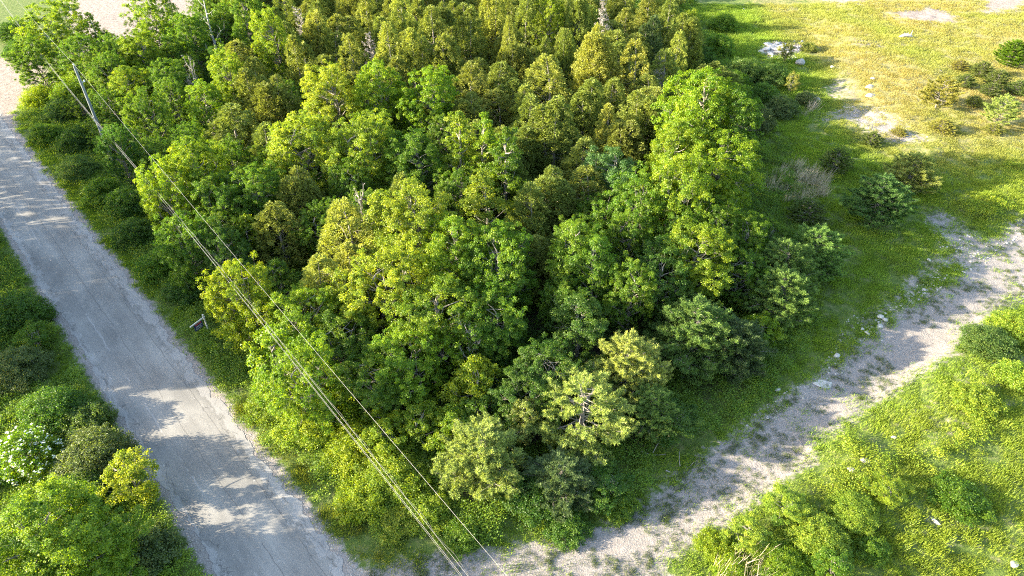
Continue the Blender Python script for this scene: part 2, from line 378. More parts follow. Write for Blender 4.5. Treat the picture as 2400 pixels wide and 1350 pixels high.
def build_broad(name, h, r, base, env, nl, nc, n, L, W, lobe=.40, bark='bark', crad=(.32,.55), stems=1, flat=.6, droop=.6, tvar=.28):
    tb = Tubes(5); lv = Leaves()
    tops = []
    for s_ in range(stems):
        off = np.array([0, 0, 0.]) if stems == 1 else np.append(rng.normal(size=2)*.12*r, 0)
        tx = rng.normal(size=2)*(.05*r if stems == 1 else .35*r)
        tp = np.array([tx[0], tx[1], h*.9]); pts = bend(off, tp, 7, .04); tb.add(pts, np.linspace(.018*h+.02, .02, 7)/math.sqrt(stems)); tops.append(pts)
    cens = []; outs = []; rads = []; lobet = []
    for i in range(nl):
        tt = (i+.5)/nl; z = base + (h-base)*(tt**.85)*.93+rng.normal()*.15; ang = i*2.39996+rng.normal()*.35
        er = env(tt)*r*rng.uniform(.78, 1.12); rr = er*(.45+.38*rng.random()) if tt < .93 else er*.2
        c = np.array([math.cos(ang)*rr, math.sin(ang)*rr, z-er*.0])
        lr = max(lobe*(er*.75+.25*r)*(.65+.65*rng.random()), .28)
        tk = tops[i % stems]; kz = np.interp(max(c[2]-rr*.7, base*.5), tk[:, 2], np.arange(7)); k0 = int(kz)
        src = tk[min(k0, 5)]*(1-(kz-k0)) + tk[min(k0+1, 6)]*(kz-k0)
        tb.add(bend(src, c, 4, .08), np.linspace(.012*h*.6+.012, .012, 4))
        m_ = max(4, int(nc*(lr/(lobe*r))**1.6))
        rad_out = nrm(np.array([[c[0], c[1], .35*r]]))[0]
        d = nrm(rng.normal(size=(m_, 3)) + rad_out*.75 + np.array([0, 0, .25]))
        cc = c + d*lr*(.35+.95*rng.random((m_, 1))**.8)*np.array([.88, .88, 1.45]) + np.array([0, 0, .15*lr])
        cens.append(cc); outs.append(nrm(d+rad_out*.4)); rads.append(rng.uniform(crad[0], crad[1], m_)*np.where(rng.random(m_) < .25, .6, 1.0)); lobet += [rng.normal()*.16]*m_
        for q_ in range(0, m_, 4): tb.add(bend(c, cc[q_], 3, .1), [.014, .010, .005])
    cens = np.vstack(cens); outs = np.vstack(outs); rads = np.concatenate(rads)
    leaf_clumps(lv, cens, outs, rads, n, L, W, flat, tvar, droop, lobet=np.array(lobet))
    return dict(trunk=tb.mesh('trunk', M[bark]), crown=lv.mesh('crown', M['leaf']), h=h, r=r)
env_round = lambda t_: (math.sin(math.pi*(.16+.80*t_)))**.65
env_point = lambda t_: (max(0, 1-t_)**.75)*(.65+.6*min(1, t_*4))
env_oval = lambda t_: (math.sin(math.pi*(.12+.84*t_)))**.9
env_wide = lambda t_: (math.sin(math.pi*(.22+.70*t_)))**.5
def build_cedar(name, h, r, spires, n, dense=1.0, base=.3):
    tb = Tubes(5); lv = Leaves(); cens = []; outs = []; rads = []
    for s_ in range(spires):
        a = rng.random()*6.28; o = (0 if spires == 1 else .42*r)*(1 if s_ else .3); ox, oy = math.cos(a)*o, math.sin(a)*o
        hh = h*(1 if s_ == 0 else rng.uniform(.62, .95)); rr = r*(1 if spires == 1 else .72)
        tb.add(bend((ox*.3, oy*.3, 0), (ox, oy, hh*.97), 6, .02), np.linspace(.014*h+.02, .01, 6))
        m_ = int(330*dense*rr*hh/18)
        t_ = rng.random(m_)**1.25*.97 + .03*rng.random(m_); ang = rng.random(m_)*6.283
        ridge = 1+.13*np.sin(ang*3+s_*2+t_*5)+.12*np.sin(ang*5+t_*11)+.10*np.sin(ang*9+t_*23)
        er = rr*(1-t_**1.8)**.72*(.72+.35*np.minimum(1, t_*5+.3))*ridge+.08
        er = er*(.70+.36*rng.random(m_)**.8)
        d = np.stack([np.cos(ang), np.sin(ang), np.full(m_, .35)], 1)
        cens.append(np.stack([ox+np.cos(ang)*er, oy+np.sin(ang)*er, base+(hh-base)*t_], 1)); outs.append(nrm(d)); rads.append(rng.uniform(.22, .42, m_)*(1-.3*t_))
        for q_ in range(0, m_, 9):
            tb.add(bend((ox, oy, max(.2, cens[-1][q_][2]-.35*er[q_])), cens[-1][q_], 3, .05), [.018, .012, .006])
    cens = np.vstack(cens); outs = np.vstack(outs); rads = np.concatenate(rads)
    m_ = len(cens); idx = np.repeat(np.arange(m_), n); k = len(idx)
    d = nrm(rng.normal(size=(k, 3))+outs[idx]*.6)
    p = cens[idx]+d*(rads[idx]*(.3+.7*rng.random(k)))[:, None]*np.array([1, 1, 1.35])
    ax = nrm(outs[idx]*.6+d*.5+rng.normal(size=(k, 3))*.45+np.array([0, 0, .1]))
    nr = nrm(np.cross(ax, rng.normal(size=(k, 3)))+outs[idx]*.6+np.array([0, 0, .25]))
    ti = np.clip(.5+(rng.random(m_)[idx]-.5)*.5+rng.normal(size=k)*.2, 0, 1); s = .7+.6*rng.random(k)
    lv.add(p, ax, nr, .17*s, .085*s, ti)
    return dict(trunk=tb.mesh('trunk', M['bark']), crown=lv.mesh('crown', M['needle']), h=h, r=r)
def build_pine(name, h, r, whorls, per, tufts, needles, openn=1.0, up=.45, nl=.16, nw=.022, bark='bark', dense_env=False, candle=True):
    tb = Tubes(5); lv = Leaves(); tb.add(bend((0, 0, 0), (0, 0, h), 6, .01), np.linspace(.014*h+.02, .012, 6))
    TP = []; TD = []
    for w in range(whorls):
        t_ = (w+.4)/whorls; z = .12*h+.86*h*t_
        er = r*((1-t_)**.62*(.72+.45*min(1, t_*3+.2)))+.15
        k = per if t_ < .8 else max(3, per-2)
        a0 = rng.random()*6.28
        for j in range(k):
            a = a0+j*6.283/k+rng.normal()*.18; L = er*rng.uniform(.72, 1.18)
            dz = L*up*rng.uniform(.6, 1.3)
            tip = np.array([math.cos(a)*L, math.sin(a)*L, z+dz]); pts = bend((0, 0, z), tip, 4, .05); pts[1:3, 2] -= .08*L
            tb.add(pts, np.linspace(.010*h*.35+.014, .006, 4))
            m_ = max(3, int(tufts*L/r))
            for q_ in range(m_):
                f = openn_start = (.30 if openn < 1.2 else .5); f = f+(1-f)*(q_+.7)/m_
                bp_ = np.array([np.interp(f, np.linspace(0, 1, 4), pts[:, c_]) for c_ in range(3)])
                sd = np.array([-math.sin(a), math.cos(a), 0])*rng.normal()*.30*L*(1.15-f); tpz = np.array([0, 0, abs(rng.normal())*.06])
                e = bp_+sd+tpz+np.array([math.cos(a), math.sin(a), .3])*.08
                if q_ % 2 == 0: tb.add([bp_, (bp_+e)/2, e], [.009, .007, .004])
                TP.append(e); TD.append([math.cos(a)+sd[0]*.8, math.sin(a)+sd[1]*.8, .75])
    for q_ in range(6): TP.append([0, 0, h-.1*q_]); TD.append([rng.normal()*.2, rng.normal()*.2, 1])
    TP = np.array(TP); TD = nrm(np.array(TD, float)); m_ = len(TP); idx = np.repeat(np.arange(m_), needles); k = len(idx)
    d = nrm(TD[idx]*.9+rng.normal(size=(k, 3))*.75)
    st = TP[idx]-TD[idx]*(rng.random((k, 1))*.22)
    ti = np.clip(.45+(rng.random(m_)[idx]-.5)*.5+rng.normal(size=k)*.18, 0, 1)
    lv.add(st, d, nrm(rng.normal(size=(k, 3))+np.array([0, 0, .8])), nl*(.7+.6*rng.random(k)), nw, ti, fold=.1)
    if candle:
        cidx = np.arange(0, m_, 2); c_ = np.repeat(cidx, 4); kk = len(c_)
        lv.add(TP[c_]+rng.normal(size=(kk, 3))*.05, TD[c_]*.4+np.array([0, 0, 1.])+rng.normal(size=(kk, 3))*.18, rng.normal(size=(kk, 3)), .20, .035, np.full(kk, 1.0), fold=.3)
    return dict(trunk=tb.mesh('trunk', M[bark]), crown=lv.mesh('crown', M['needle']), h=h, r=r)
def build_shrub(name, h, r, nl, nc, n, L, W, crad=(.18,.34), petals=0):
    tb = Tubes(4); lv = Leaves(); cens = []; outs = []; rads = []
    for i in range(nl):
        a = i*2.39996; f = math.sqrt((i+.5)/nl); lr = r*.34*rng.uniform(.8, 1.25)
        c = np.array([math.cos(a)*f*r*.75, math.sin(a)*f*r*.75, h*(.78*(1-f*f*.6)-.08*rng.random())*rng.uniform(.85, 1.08)])
        tb.add(bend((c[0]*.15, c[1]*.15, 0), c, 5, .08), np.linspace(.035, .012, 5))
        for dz in (0, .5):
            cz = c*np.array([1.05, 1.05, 1-dz]); d = nrm(rng.normal(size=(nc, 3))+np.array([c[0]/r*.8, c[1]/r*.8, .45]))
            cens.append(cz+d*lr*(.6+.5*rng.random((nc, 1)))); outs.append(d); rads.append(rng.uniform(*crad, nc))
    cens = np.vstack(cens); cens[:, 2] = np.maximum(cens[:, 2], .15); outs = np.vstack(outs); rads = np.concatenate(rads)
    leaf_clumps(lv, cens, outs, rads, n, L, W, .7, .3, .35)
    d_ = dict(trunk=tb.mesh('stem', M['bark']), crown=lv.mesh('foliage', M['leaf']), h=h, r=r)
    if petals:
        pl = Leaves(); sel = rng.random(len(cens)) < .75; cc = cens[sel]; oo = outs[sel]; rr = rads[sel]
        for c0, o0, r0 in zip(cc, oo, rr):
            for _ in range(int(rng.integers(0, 5))):
                q_ = c0+nrm(o0+rng.normal(size=3)*.5+np.array([0, 0, .4]))*r0*1.02; mm_ = petals
                a_ = np.stack([np.cos(np.arange(mm_)*6.283/mm_), np.sin(np.arange(mm_)*6.283/mm_), np.full(mm_, .25)], 1)
                pl.add(np.repeat(q_[None], mm_, 0), a_, np.tile([0, 0, 1.], (mm_, 1))+o0*.5, rng.uniform(.05,.105), .07, rng.random(mm_))
        d_['blossom'] = pl.mesh('blossom', M['petal'])
    return d_
def build_dead(name, h, r, n1, n2, n3, lean=.15, thick=1.0, upw=.35, mat='dead_wood'):
    tb = Tubes(4); tr = bend((0, 0, 0), (lean*h*.5, 0, h), 7, .03); tb.add(tr, np.linspace((.012*h+.03)*thick, .015, 7))
    for i in range(n1):
        t_ = .2+.78*(i+.5)/n1; z = t_*6; k0 = min(int(z), 5); src = tr[k0]*(1-(z-k0))+tr[k0+1]*(z-k0)
        a = i*2.4+rng.normal()*.4; L = r*(1.1-t_*.75)*rng.uniform(.6, 1.15)
        tip = src+np.array([math.cos(a)*L, math.sin(a)*L, L*upw*rng.uniform(.3, 1.7)]); br = bend(src, tip, 5, .1); tb.add(br, np.linspace(.03*thick+.012, .012, 5))
        for j in range(n2):
            s0 = br[rng.integers(1, 5)]; e = s0+nrm(tip-src+rng.normal(size=3)*L*.6)*L*.45*rng.uniform(.4, 1); bb = bend(s0, e, 3, .12); tb.add(bb, [.013, .010, .006])
            for q_ in range(n3): tb.add([bb[1+(q_ % 2)], bb[1+(q_ % 2)]+nrm(e-s0+rng.normal(size=3)*.8*np.linalg.norm(e-s0))*L*.2], [.008, .005])
    return dict(trunk=tb.mesh('dead_limbs', M[mat]), crown=None, h=h, r=r)

PR = {
 'maple': [build_broad('maple', 11, 3.8, 2.4, env_round, 44, 21, 98, .118, .085, .34, crad=(.22,.48)) for _ in range(3)],
 'ash':   [build_broad('ash', 10, 2.6, 1.6, env_oval, 32, 14, 84, .15, .062, .42, crad=(.25,.42), droop=.9, tvar=.2) for _ in range(2)],
 'aspen': [build_broad('aspen', 10, 2.1, 1.5, env_point, 26, 13, 90, .112, .082, .42, crad=(.2,.38)) for _ in range(2)],
 'wide':  [build_broad('wide', 9, 4.0, 1.8, env_wide, 34, 23, 98, .115, .083, .34, stems=3, crad=(.2,.45)) for _ in range(2)],
 'small': [build_broad('small', 5, 1.9, .6, env_oval, 20, 13, 80, .112, .082, .40, stems=2, crad=(.2,.36)) for _ in range(2)],
 'sapling': [build_broad('sapling', 4.5, 1.2, 1.6, env_point, 12, 6, 22, .17, .13, .40, bark='pale_bark', crad=(.15,.28))],
 'cedar': [build_cedar('cedar', 10, 2.0, 1, 56), build_cedar('cedar', 10, 2.4, 3, 46), build_cedar('cedar', 10, 2.3, 2, 50), build_cedar('cedar', 10, 2.5, 4, 40)],
 'pine':  [build_pine('pine', 6, 2.2, 15, 7, 20, 52, nw=.034, nl=.19) for _ in range(2)],
 'openpine': [build_pine('openpine', 6.5, 2.8, 12, 6, 24, 52, openn=1.3, up=.5, nw=.034, nl=.19)],
 'spruce': [build_pine('spruce', 3.0, 1.25, 13, 8, 10, 36, up=.22, nl=.11, nw=.035, candle=False)],
 'shrub': [build_shrub('shrub', 2.2, 1.7, 14, 14, 36, .11, .075) for _ in range(3)],
 'bigshrub': [build_shrub('bigshrub', 3.6, 2.3, 20, 15, 44, .115, .08, crad=(.22,.4)) for _ in range(2)],
 'blossom': [build_shrub('blossom', 3.2, 2.0, 15, 12, 24, .13, .09, petals=5)],
 'deadcedar': [build_dead('deadcedar', 8, 1.6, 56, 11, 4, .06, .55, .15)],
 'deadtree': [build_dead('deadtree', 11, 3.0, 11, 4, 2, .35, 1.5, .5, 'pale_bark')],
 'deadbush': [build_dead('deadbush', 3.2, 1.6, 14, 6, 2, .3, .6, .6)],
}
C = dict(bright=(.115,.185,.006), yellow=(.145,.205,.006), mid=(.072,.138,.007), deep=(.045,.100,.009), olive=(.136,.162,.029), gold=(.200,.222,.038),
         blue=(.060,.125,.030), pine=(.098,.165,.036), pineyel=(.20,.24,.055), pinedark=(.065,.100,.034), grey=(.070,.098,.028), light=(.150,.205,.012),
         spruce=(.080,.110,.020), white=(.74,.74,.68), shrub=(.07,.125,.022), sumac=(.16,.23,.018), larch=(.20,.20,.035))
NAMES = dict(maple='maple_tree', ash='ash_tree', aspen='aspen_tree', wide='broadleaf_tree', small='small_tree', sapling='sapling', cedar='cedar_tree', pine='pine_tree',
             openpine='pine_tree', spruce='spruce_tree', shrub='shrub', bigshrub='shrub', blossom='flowering_shrub', deadcedar='dead_tree', deadtree='dead_tree', deadbush='dead_tree')
CATS = dict(maple='tree', ash='tree', aspen='tree', wide='tree', small='tree', sapling='sapling', cedar='cedar', pine='pine', openpine='pine', spruce='spruce',
            shrub='shrub', bigshrub='shrub', blossom='flowering shrub', deadcedar='dead tree', deadtree='dead tree', deadbush='dead tree')
PLACED = []
cnt = {}
def plant(kind, x, y, h, r, color, label, group=None, rot=None):
    i = cnt.get(kind, 0); cnt[kind] = i+1
    pr = PR[kind][i % len(PR[kind])]
    e = bpy.data.objects.new(NAMES[kind], None); COL.objects.link(e); e.empty_display_size = .3
    e.location = (x, y, hz(x, y)-.05); e.rotation_euler = (0, 0, rng.random()*6.283 if rot is None else rot)
    e.scale = (r/pr['r'], r/pr['r'], h/pr['h'])
    tag(e, label, CATS[kind], group)
    dead = pr['crown'] is None; sh = kind in ('shrub', 'bigshrub', 'blossom')
    link('branches' if dead else ('stem' if sh else 'trunk'), pr['trunk'], e)
    if not dead:
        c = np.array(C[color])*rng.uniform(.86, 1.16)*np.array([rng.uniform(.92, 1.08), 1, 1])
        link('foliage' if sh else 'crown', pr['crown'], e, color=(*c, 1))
    if 'blossom' in pr: link('blossom', pr['blossom'], e, color=(*C['white'], 1))
    PLACED.append((x, y, r)); return e
RS = dict(maple=1.13, wide=1.12, ash=1.12, aspen=1.1, small=1.12, cedar=1.36, pine=1.30, openpine=1.30, shrub=1.1, bigshrub=1.12, blossom=1.15, spruce=1.1)
def T(kind, px, py, h, r, color, label, group=None, rot=None):     # px,py: where the tip of the tree stands
    x, y = at_top(px, py, h*.97); return plant(kind, x, y, h, r*RS.get(kind, 1), color, label, group, rot)

G1 = 'broadleaf trees of the grove'; G2 = 'cedars at the back of the grove'; G3 = 'pines along the gravel track'; G4 = 'roadside shrubs'; G5 = 'young conifers on the open field'; G6 = 'shrubs beside the gravel track'; G7 = 'shrubs left of the road'
TREES = [
 # tall right-hand trees
 ('maple',1655,185,13.5,4.2,'bright','tallest bright green tree on the right edge of the grove, beside the open grass',G1),
 ('maple',1728,225,12,3.4,'mid','darker green tree pressed against the right side of the tallest tree',G1),
 ('maple',1700,330,10,3.6,'bright','lower bright green tree below the tallest right-hand tree, above the dead reeds',G1),
 ('maple',1592,300,10.5,2.9,'bright','bright green crown filling the left flank of the tallest right-hand tree',G1),
 ('wide',1600,390,10,3.5,'bright','bright green rounded tree just below and left of the tallest right-hand tree',G1),
 ('wide',1500,430,8.5,3.2,'mid','mid green tree with drooping sprays between the dark ash and the tallest tree',G1),
 ('ash',1440,352,9,2.4,'blue','bluish green tree with feathery fronds under the olive cedars',G1),
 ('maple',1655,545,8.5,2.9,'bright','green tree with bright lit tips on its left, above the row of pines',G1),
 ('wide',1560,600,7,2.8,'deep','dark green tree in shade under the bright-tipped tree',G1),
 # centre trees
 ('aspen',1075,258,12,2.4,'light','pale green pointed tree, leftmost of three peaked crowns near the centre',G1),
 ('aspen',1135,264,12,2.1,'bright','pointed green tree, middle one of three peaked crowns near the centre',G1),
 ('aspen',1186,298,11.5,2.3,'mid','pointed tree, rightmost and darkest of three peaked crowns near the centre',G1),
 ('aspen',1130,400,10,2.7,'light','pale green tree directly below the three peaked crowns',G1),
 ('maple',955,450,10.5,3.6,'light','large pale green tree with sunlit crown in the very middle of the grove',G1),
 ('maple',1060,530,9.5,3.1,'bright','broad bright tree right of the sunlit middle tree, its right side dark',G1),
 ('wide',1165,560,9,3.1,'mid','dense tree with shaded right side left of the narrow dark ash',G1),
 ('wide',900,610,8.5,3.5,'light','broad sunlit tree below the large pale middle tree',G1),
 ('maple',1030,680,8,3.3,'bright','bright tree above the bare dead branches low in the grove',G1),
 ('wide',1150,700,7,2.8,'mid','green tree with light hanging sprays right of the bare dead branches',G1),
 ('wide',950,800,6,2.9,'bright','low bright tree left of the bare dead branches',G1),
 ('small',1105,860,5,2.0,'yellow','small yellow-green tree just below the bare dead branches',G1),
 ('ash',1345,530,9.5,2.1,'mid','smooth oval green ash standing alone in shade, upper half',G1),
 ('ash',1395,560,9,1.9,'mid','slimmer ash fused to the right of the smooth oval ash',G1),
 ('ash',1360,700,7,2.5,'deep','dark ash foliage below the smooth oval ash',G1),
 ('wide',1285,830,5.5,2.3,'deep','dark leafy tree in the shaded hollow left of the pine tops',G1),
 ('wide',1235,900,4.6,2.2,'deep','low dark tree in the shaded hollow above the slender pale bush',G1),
 ('small',1400,850,4.2,1.8,'deep','dark low tree right behind the open pine',G1),
 # left-centre maples
 ('maple',760,165,11.5,3.2,'light','bright maple at the upper left of the big maple clump',G1),
 ('maple',880,158,11.5,3.2,'bright','bright maple in the middle of the big maple clump, in front of the cedars',G1),
 ('maple',1005,172,11,3.0,'bright','green maple at the right end of the big maple clump',G1),
 ('wide',700,290,10,3.5,'light','spreading maple with pale tips at the lower left of the big maple clump',G1),
 ('wide',840,300,9.5,3.7,'light','spreading maple with branches showing at the front of the big maple clump',G1),
 ('maple',960,320,9,3.1,'mid','green maple in front of the big maple clump, left of the peaked crowns',G1),
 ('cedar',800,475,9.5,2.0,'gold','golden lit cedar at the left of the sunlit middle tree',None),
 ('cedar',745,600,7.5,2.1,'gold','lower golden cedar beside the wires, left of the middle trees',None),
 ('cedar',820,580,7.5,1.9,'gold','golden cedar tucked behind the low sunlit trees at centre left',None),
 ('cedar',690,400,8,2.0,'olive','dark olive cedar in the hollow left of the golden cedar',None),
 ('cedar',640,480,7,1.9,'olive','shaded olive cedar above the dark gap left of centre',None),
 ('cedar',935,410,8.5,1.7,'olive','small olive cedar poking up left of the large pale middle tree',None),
 # left row
 ('maple',440,340,10.2,2.9,'bright','bright rounded tree overhanging the roadside, under the top wire',G1),
 ('wide',380,395,9,2.7,'bright','roadside tree left of the top wire, right of the utility pole foot',G1),
 ('wide',500,430,7.5,2.9,'mid','green tree right of the top wire, next to the pale thin sapling',G1),
 ('maple',590,400,8.5,2.5,'mid','deep green tree between the olive cedar mass and the thin sapling',G1),
 ('sapling',575,508,5.5,1.5,'light','thin sapling with pale forked stem and sparse leaves beside the wire',None),
 ('wide',420,525,7.4,2.4,'mid','low green tree over the verge, left of the thin sapling',G1),
 ('wide',510,555,6.6,2.2,'deep','dark low tree over the verge, above the yellow-green tree by the sign',G1),
 ('wide',545,640,8.2,2.5,'yellow','yellow-green glowing tree right beside the realty sign',G1),
 ('small',590,720,5,2.4,'yellow','second yellow-green tree directly right of the realty sign post',G1),
 ('small',650,780,7,2.4,'bright','low bright tree below the yellow-green tree by the sign',G1),
 ('wide',710,700,6.5,2.8,'bright','bright tree crossed by the top wire left of centre',G1),
 ('wide',790,760,6,2.8,'mid','green tree right of the top wire at lower left of the grove',G1),
 ('wide',700,840,7.6,2.5,'bright','low green tree near the verge, left of both wires',G1),
 ('wide',870,850,5.4,2.5,'mid','mid green tree right of the wires, above the low brush',G1),
 ('small',640,620,4.5,1.8,'mid','small tree in the dark gap left of the golden cedars',G1),
 # top-left
 ('wide',115,20,9.5,4.3,'bright','tree behind the utility pole at the top left, leaves over the side road',G1),
 ('wide',65,100,7.5,3.0,'mid','lower tree left of the utility pole top, reaching over the side road',G1),
 ('maple',180,90,8.5,2.7,'mid','dark tree right behind the utility pole top',G1),
 ('sapling',205,35,7.5,1.5,'mid','thin sapling in front of the pale sand at top left',None),
 ('small',232,70,5,1.6,'mid','sparse small tree in front of the pale sand, right of the thin sapling',None),
 ('small',270,110,5,1.7,'deep','dark small tree at the lower edge of the pale sand',None),
 ('wide',345,-10,11,3.6,'bright','big bright tree right of the pale sand at the top left',G1),
 ('maple',320,80,9,2.8,'bright','bright tree below the big tree by the pale sand',G1),
 ('maple',430,40,10,2.6,'mid','dark green tree left of the white dead trunk',G1),
 ('maple',380,150,8,2.6,'mid','dark rounded tree left of the small bare twigs',G1),
 ('maple',290,165,7.5,2.7,'bright','bright crown right of the utility pole',G1),
 ('wide',330,225,8.8,2.5,'mid','mid green tree beneath the wire, right of the utility pole',G1),
 ('wide',262,310,7.4,2.0,'deep','dark low tree at the foot of the utility pole',G1),
 ('maple',520,130,9.5,2.3,'yellow','yellow-green crown below the white dead trunk',G1),
 ('maple',620,30,12,2.5,'bright','bright slim tree between the white dead trunk and the cedars',G1),
 ('maple',565,-20,12,2.4,'mid','green tree at the top edge right of the white dead trunk',G1),
 ('maple',470,200,8.5,2.3,'bright','bright tree at the left foot of the big olive cedar mass',G1),
 # cedars
 ('cedar',575,170,10,2.4,'olive','broad olive cedar at the left end of the cedar mass',G2),
 ('cedar',640,185,9.5,2.4,'olive','olive cedar second from the left in the big olive mass',G2),
 ('cedar',540,250,8.5,2.3,'olive','low olive cedar with brownish skirt beside the bright roadside trees',G2),
 ('cedar',620,290,8,2.3,'olive','low olive cedar at the bottom of the big olive mass',G2),
 ('cedar',690,90,11,1.9,'olive','olive cedar above the big maple clump, left of the grey dead top',G2),
 ('cedar',740,30,11,2.0,'gold','golden-olive cedar near the top edge left of centre',G2),
 ('cedar',815,85,11,1.8,'olive','cedar just left of the grey dead top',G2),
 ('cedar',900,60,11.5,2.2,'gold','big golden cedar right of the grey dead top',G2),
 ('cedar',965,75,11,2.1,'gold','golden cedar above the big maple clump, right of centre-left',G2),
 ('cedar',1040,85,10.5,2.0,'olive','olive cedar behind the right end of the big maple clump',G2),
 ('cedar',1105,150,9.5,2.0,'olive','rounded olive cedar above the three peaked crowns',G2),
 ('cedar',1190,45,11.5,1.3,'gold','narrow golden cedar spire standing above its neighbours',G2),
 ('cedar',1275,90,9.5,1.2,'olive','short narrow cedar spire right of the golden spire',G2),
 ('cedar',1325,75,10,1.2,'olive','thin cedar spire left of the tall conical cedar',G2),
 ('cedar',1280,135,10.5,2.5,'gold','wide golden cedar, brightest of the middle cedars',G2),
 ('cedar',1230,200,8.5,1.8,'gold','low golden cedar clump left of the wide golden cedar',G2),
 ('cedar',1305,230,10,2.6,'olive','large cedar lit only on its left flank, in front of the wide golden cedar',G2),
 ('cedar',1400,66,12,2.4,'gold','tall conical golden cedar next to the grey dead spire',G2),
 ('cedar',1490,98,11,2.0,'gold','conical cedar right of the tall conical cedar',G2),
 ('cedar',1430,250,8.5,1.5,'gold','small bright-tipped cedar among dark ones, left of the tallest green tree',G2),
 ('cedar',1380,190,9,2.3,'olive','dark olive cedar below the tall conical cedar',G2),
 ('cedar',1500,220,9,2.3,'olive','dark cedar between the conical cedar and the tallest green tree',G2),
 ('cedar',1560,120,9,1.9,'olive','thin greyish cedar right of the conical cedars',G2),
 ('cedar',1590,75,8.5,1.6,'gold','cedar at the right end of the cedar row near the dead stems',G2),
 ('cedar',1530,40,9,1.8,'pinedark','dark cedar at the upper right end of the cedar row',G2),
 ('cedar',1290,400,8,2.2,'olive','low olive cedar above the smooth oval ash',G2),
 ('cedar',1375,395,7.5,2.0,'olive','brownish low cedar right of the low olive cedar above the ash',G2),
 ('cedar',1240,440,8,2.0,'olive','dark cedar right of the pale tree below the peaked crowns',G2),
 ('cedar',1250,560,6.5,1.9,'olive','bronze-tipped cedar in the gap left of the smooth oval ash',G2),
 ('cedar',1180,330,8.5,1.8,'olive','dark cedar just behind the rightmost peaked crown',G2),
 ('cedar',1010,20,12,2.0,'olive','cedar at the top edge of the photo, above the golden cedars',G2),
 ('cedar',860,-10,12,2.0,'olive','cedar at the top edge above the grey dead top',G2),
 ('cedar',1100,20,11.5,2.1,'olive','dark cedar at the top edge left of the narrow spire',G2),
 ('maple',1290,-5,11.5,2.2,'yellow','bright green leafy tree between cedars at the top edge',G1),
 ('cedar',1350,-15,12,2.0,'olive','brownish cedar at the top edge left of the grey dead spire',G2),
 ('cedar',1240,-15,12,2.0,'olive','olive cedar at the top edge right of the narrow spire',G2),
 ('cedar',940,-20,12,2.2,'gold','golden cedar cut by the top edge above the maples',G2),
 ('cedar',1160,-25,12,2.1,'gold','cedar cut by the top edge behind the narrow spire',G2),
 # dead wood
 ('deadcedar',866,78,9.5,1.4,None,'grey leafless cedar top among olive cedars, upper left of centre','dead grey cedars'),
 ('deadcedar',1418,0,12,1.3,None,'pale grey dead spire behind the tall conical cedar','dead grey cedars'),
 ('deadcedar',1545,130,8.5,1.4,None,'dark grey twiggy dead cedar left of the tallest green tree','dead grey cedars'),
 ('deadcedar',700,22,11,1.3,None,'greyish bare cedar near the top edge left of centre','dead grey cedars'),
 ('deadtree',478,-10,12.5,3.2,None,'white leaning dead trunk with bare limbs at the top left','dead grey trees'),
 ('deadbush',440,150,8.2,1.6,None,'small bare grey tree below the white dead trunk','dead grey trees'),
 ('deadbush',1092,775,6.0,1.3,None,'fan of bare dead branches hanging low in the middle of the grove','dead grey trees'),
 ('deadbush',850,460,8.5,1.4,None,'brown bare branches in the hole between maple clump and golden cedar','dead grey trees'),
 # pines on the lower right edge
 ('pine',1125,1015,5.0,2.3,'pineyel','yellow-green round pine at the bottom corner of the grove, beside the wires',G3),
 ('openpine',1370,905,6.0,3.0,'pineyel','open pine with pale branches showing, largest at the bottom of the grove',G3),
 ('pine',1478,802,6.2,2.3,'pineyel','pine with golden candles right above the open pine',G3),
 ('pine',1535,920,4.2,1.6,'pine','small pine on the right side of the golden-candle pine',G3),
 ('pine',1645,722,6.2,2.7,'pine','blue-green pine in the middle of the row, in shade',G3),
 ('pine',1735,760,5.0,2.1,'pinedark','dull grey-green pine behind the blue-green pine',G3),
 ('pine',1855,575,6.0,2.3,'pine','pine with a bare pale leader near the upper end of the row',G3),
 ('pine',1845,640,5.4,2.3,'pine','full pine just below the one with a bare leader',G3),
 ('pine',1925,540,5.4,2.2,'pine','rightmost pine of the row, against the grass',G3),
 ('wide',1745,605,5.5,2.2,'mid','green leafy tree between the pines and the bright-tipped tree',G1),
 ('small',1790,745,3.4,1.4,'bright','small bright leafy tree between two shaded pines',G1),
 ('pine',1320,1085,3.6,1.9,'pinedark','dark low pine under the open pine',G3),
 ('small',1420,1120,2.4,1.6,'deep','dark leafy bush at the foot of the open pine',G6),
 ('small',1590,960,2.6,1.8,'deep','dark leafy bush under the golden-candle pine',G6),
 # middle-right conifers
 ('pine',2080,420,5.4,2.5,'blue','full round pine standing alone on the grass right of the dead reeds',G5),
 ('pine',2155,365,4.4,2.2,'pineyel','open pine with pale tips and one rusty branch behind the full round pine',G5),
 ('spruce',1970,350,3.0,1.5,'spruce','dark dense spruce beside the pebbly patch, above the dead reeds',G5),
 ('spruce',2050,310,1.9,1.1,'spruce','small spruce right of the dark dense spruce',G5),
 ('spruce',1905,470,2.8,1.7,'spruce','brownish spruce between the dead reeds and the full round pine',G5),
 ('openpine',2222,180,4.6,1.9,'larch','sparse young larch with leaning stem in the dry grass',G5),
 ('spruce',2310,145,2.4,1.4,'spruce','spruce left of a close pair in the dry field',G5),
 ('spruce',2348,165,2.6,1.4,'spruce','right one of a close pair of spruces in the dry field',G5),
 ('pine',2388,95,4.2,1.7,'mid','dark pine cut by the right edge at the top of the field',G5),
 ('spruce',2215,280,1.6,1.4,'larch','low spreading juniper-like spruce in the dry grass',G5),
 ('openpine',2365,225,4.2,1.7,'pineyel','pale young pine with thin stem near the right edge',G5),
 ('spruce',2290,225,1.5,1.0,'larch','tiny yellowish spruce below the pair in the dry field',G5),
 ('spruce',2270,175,1.9,1.2,'spruce','dusky spruce left of the pair, right of the sparse larch',G5),
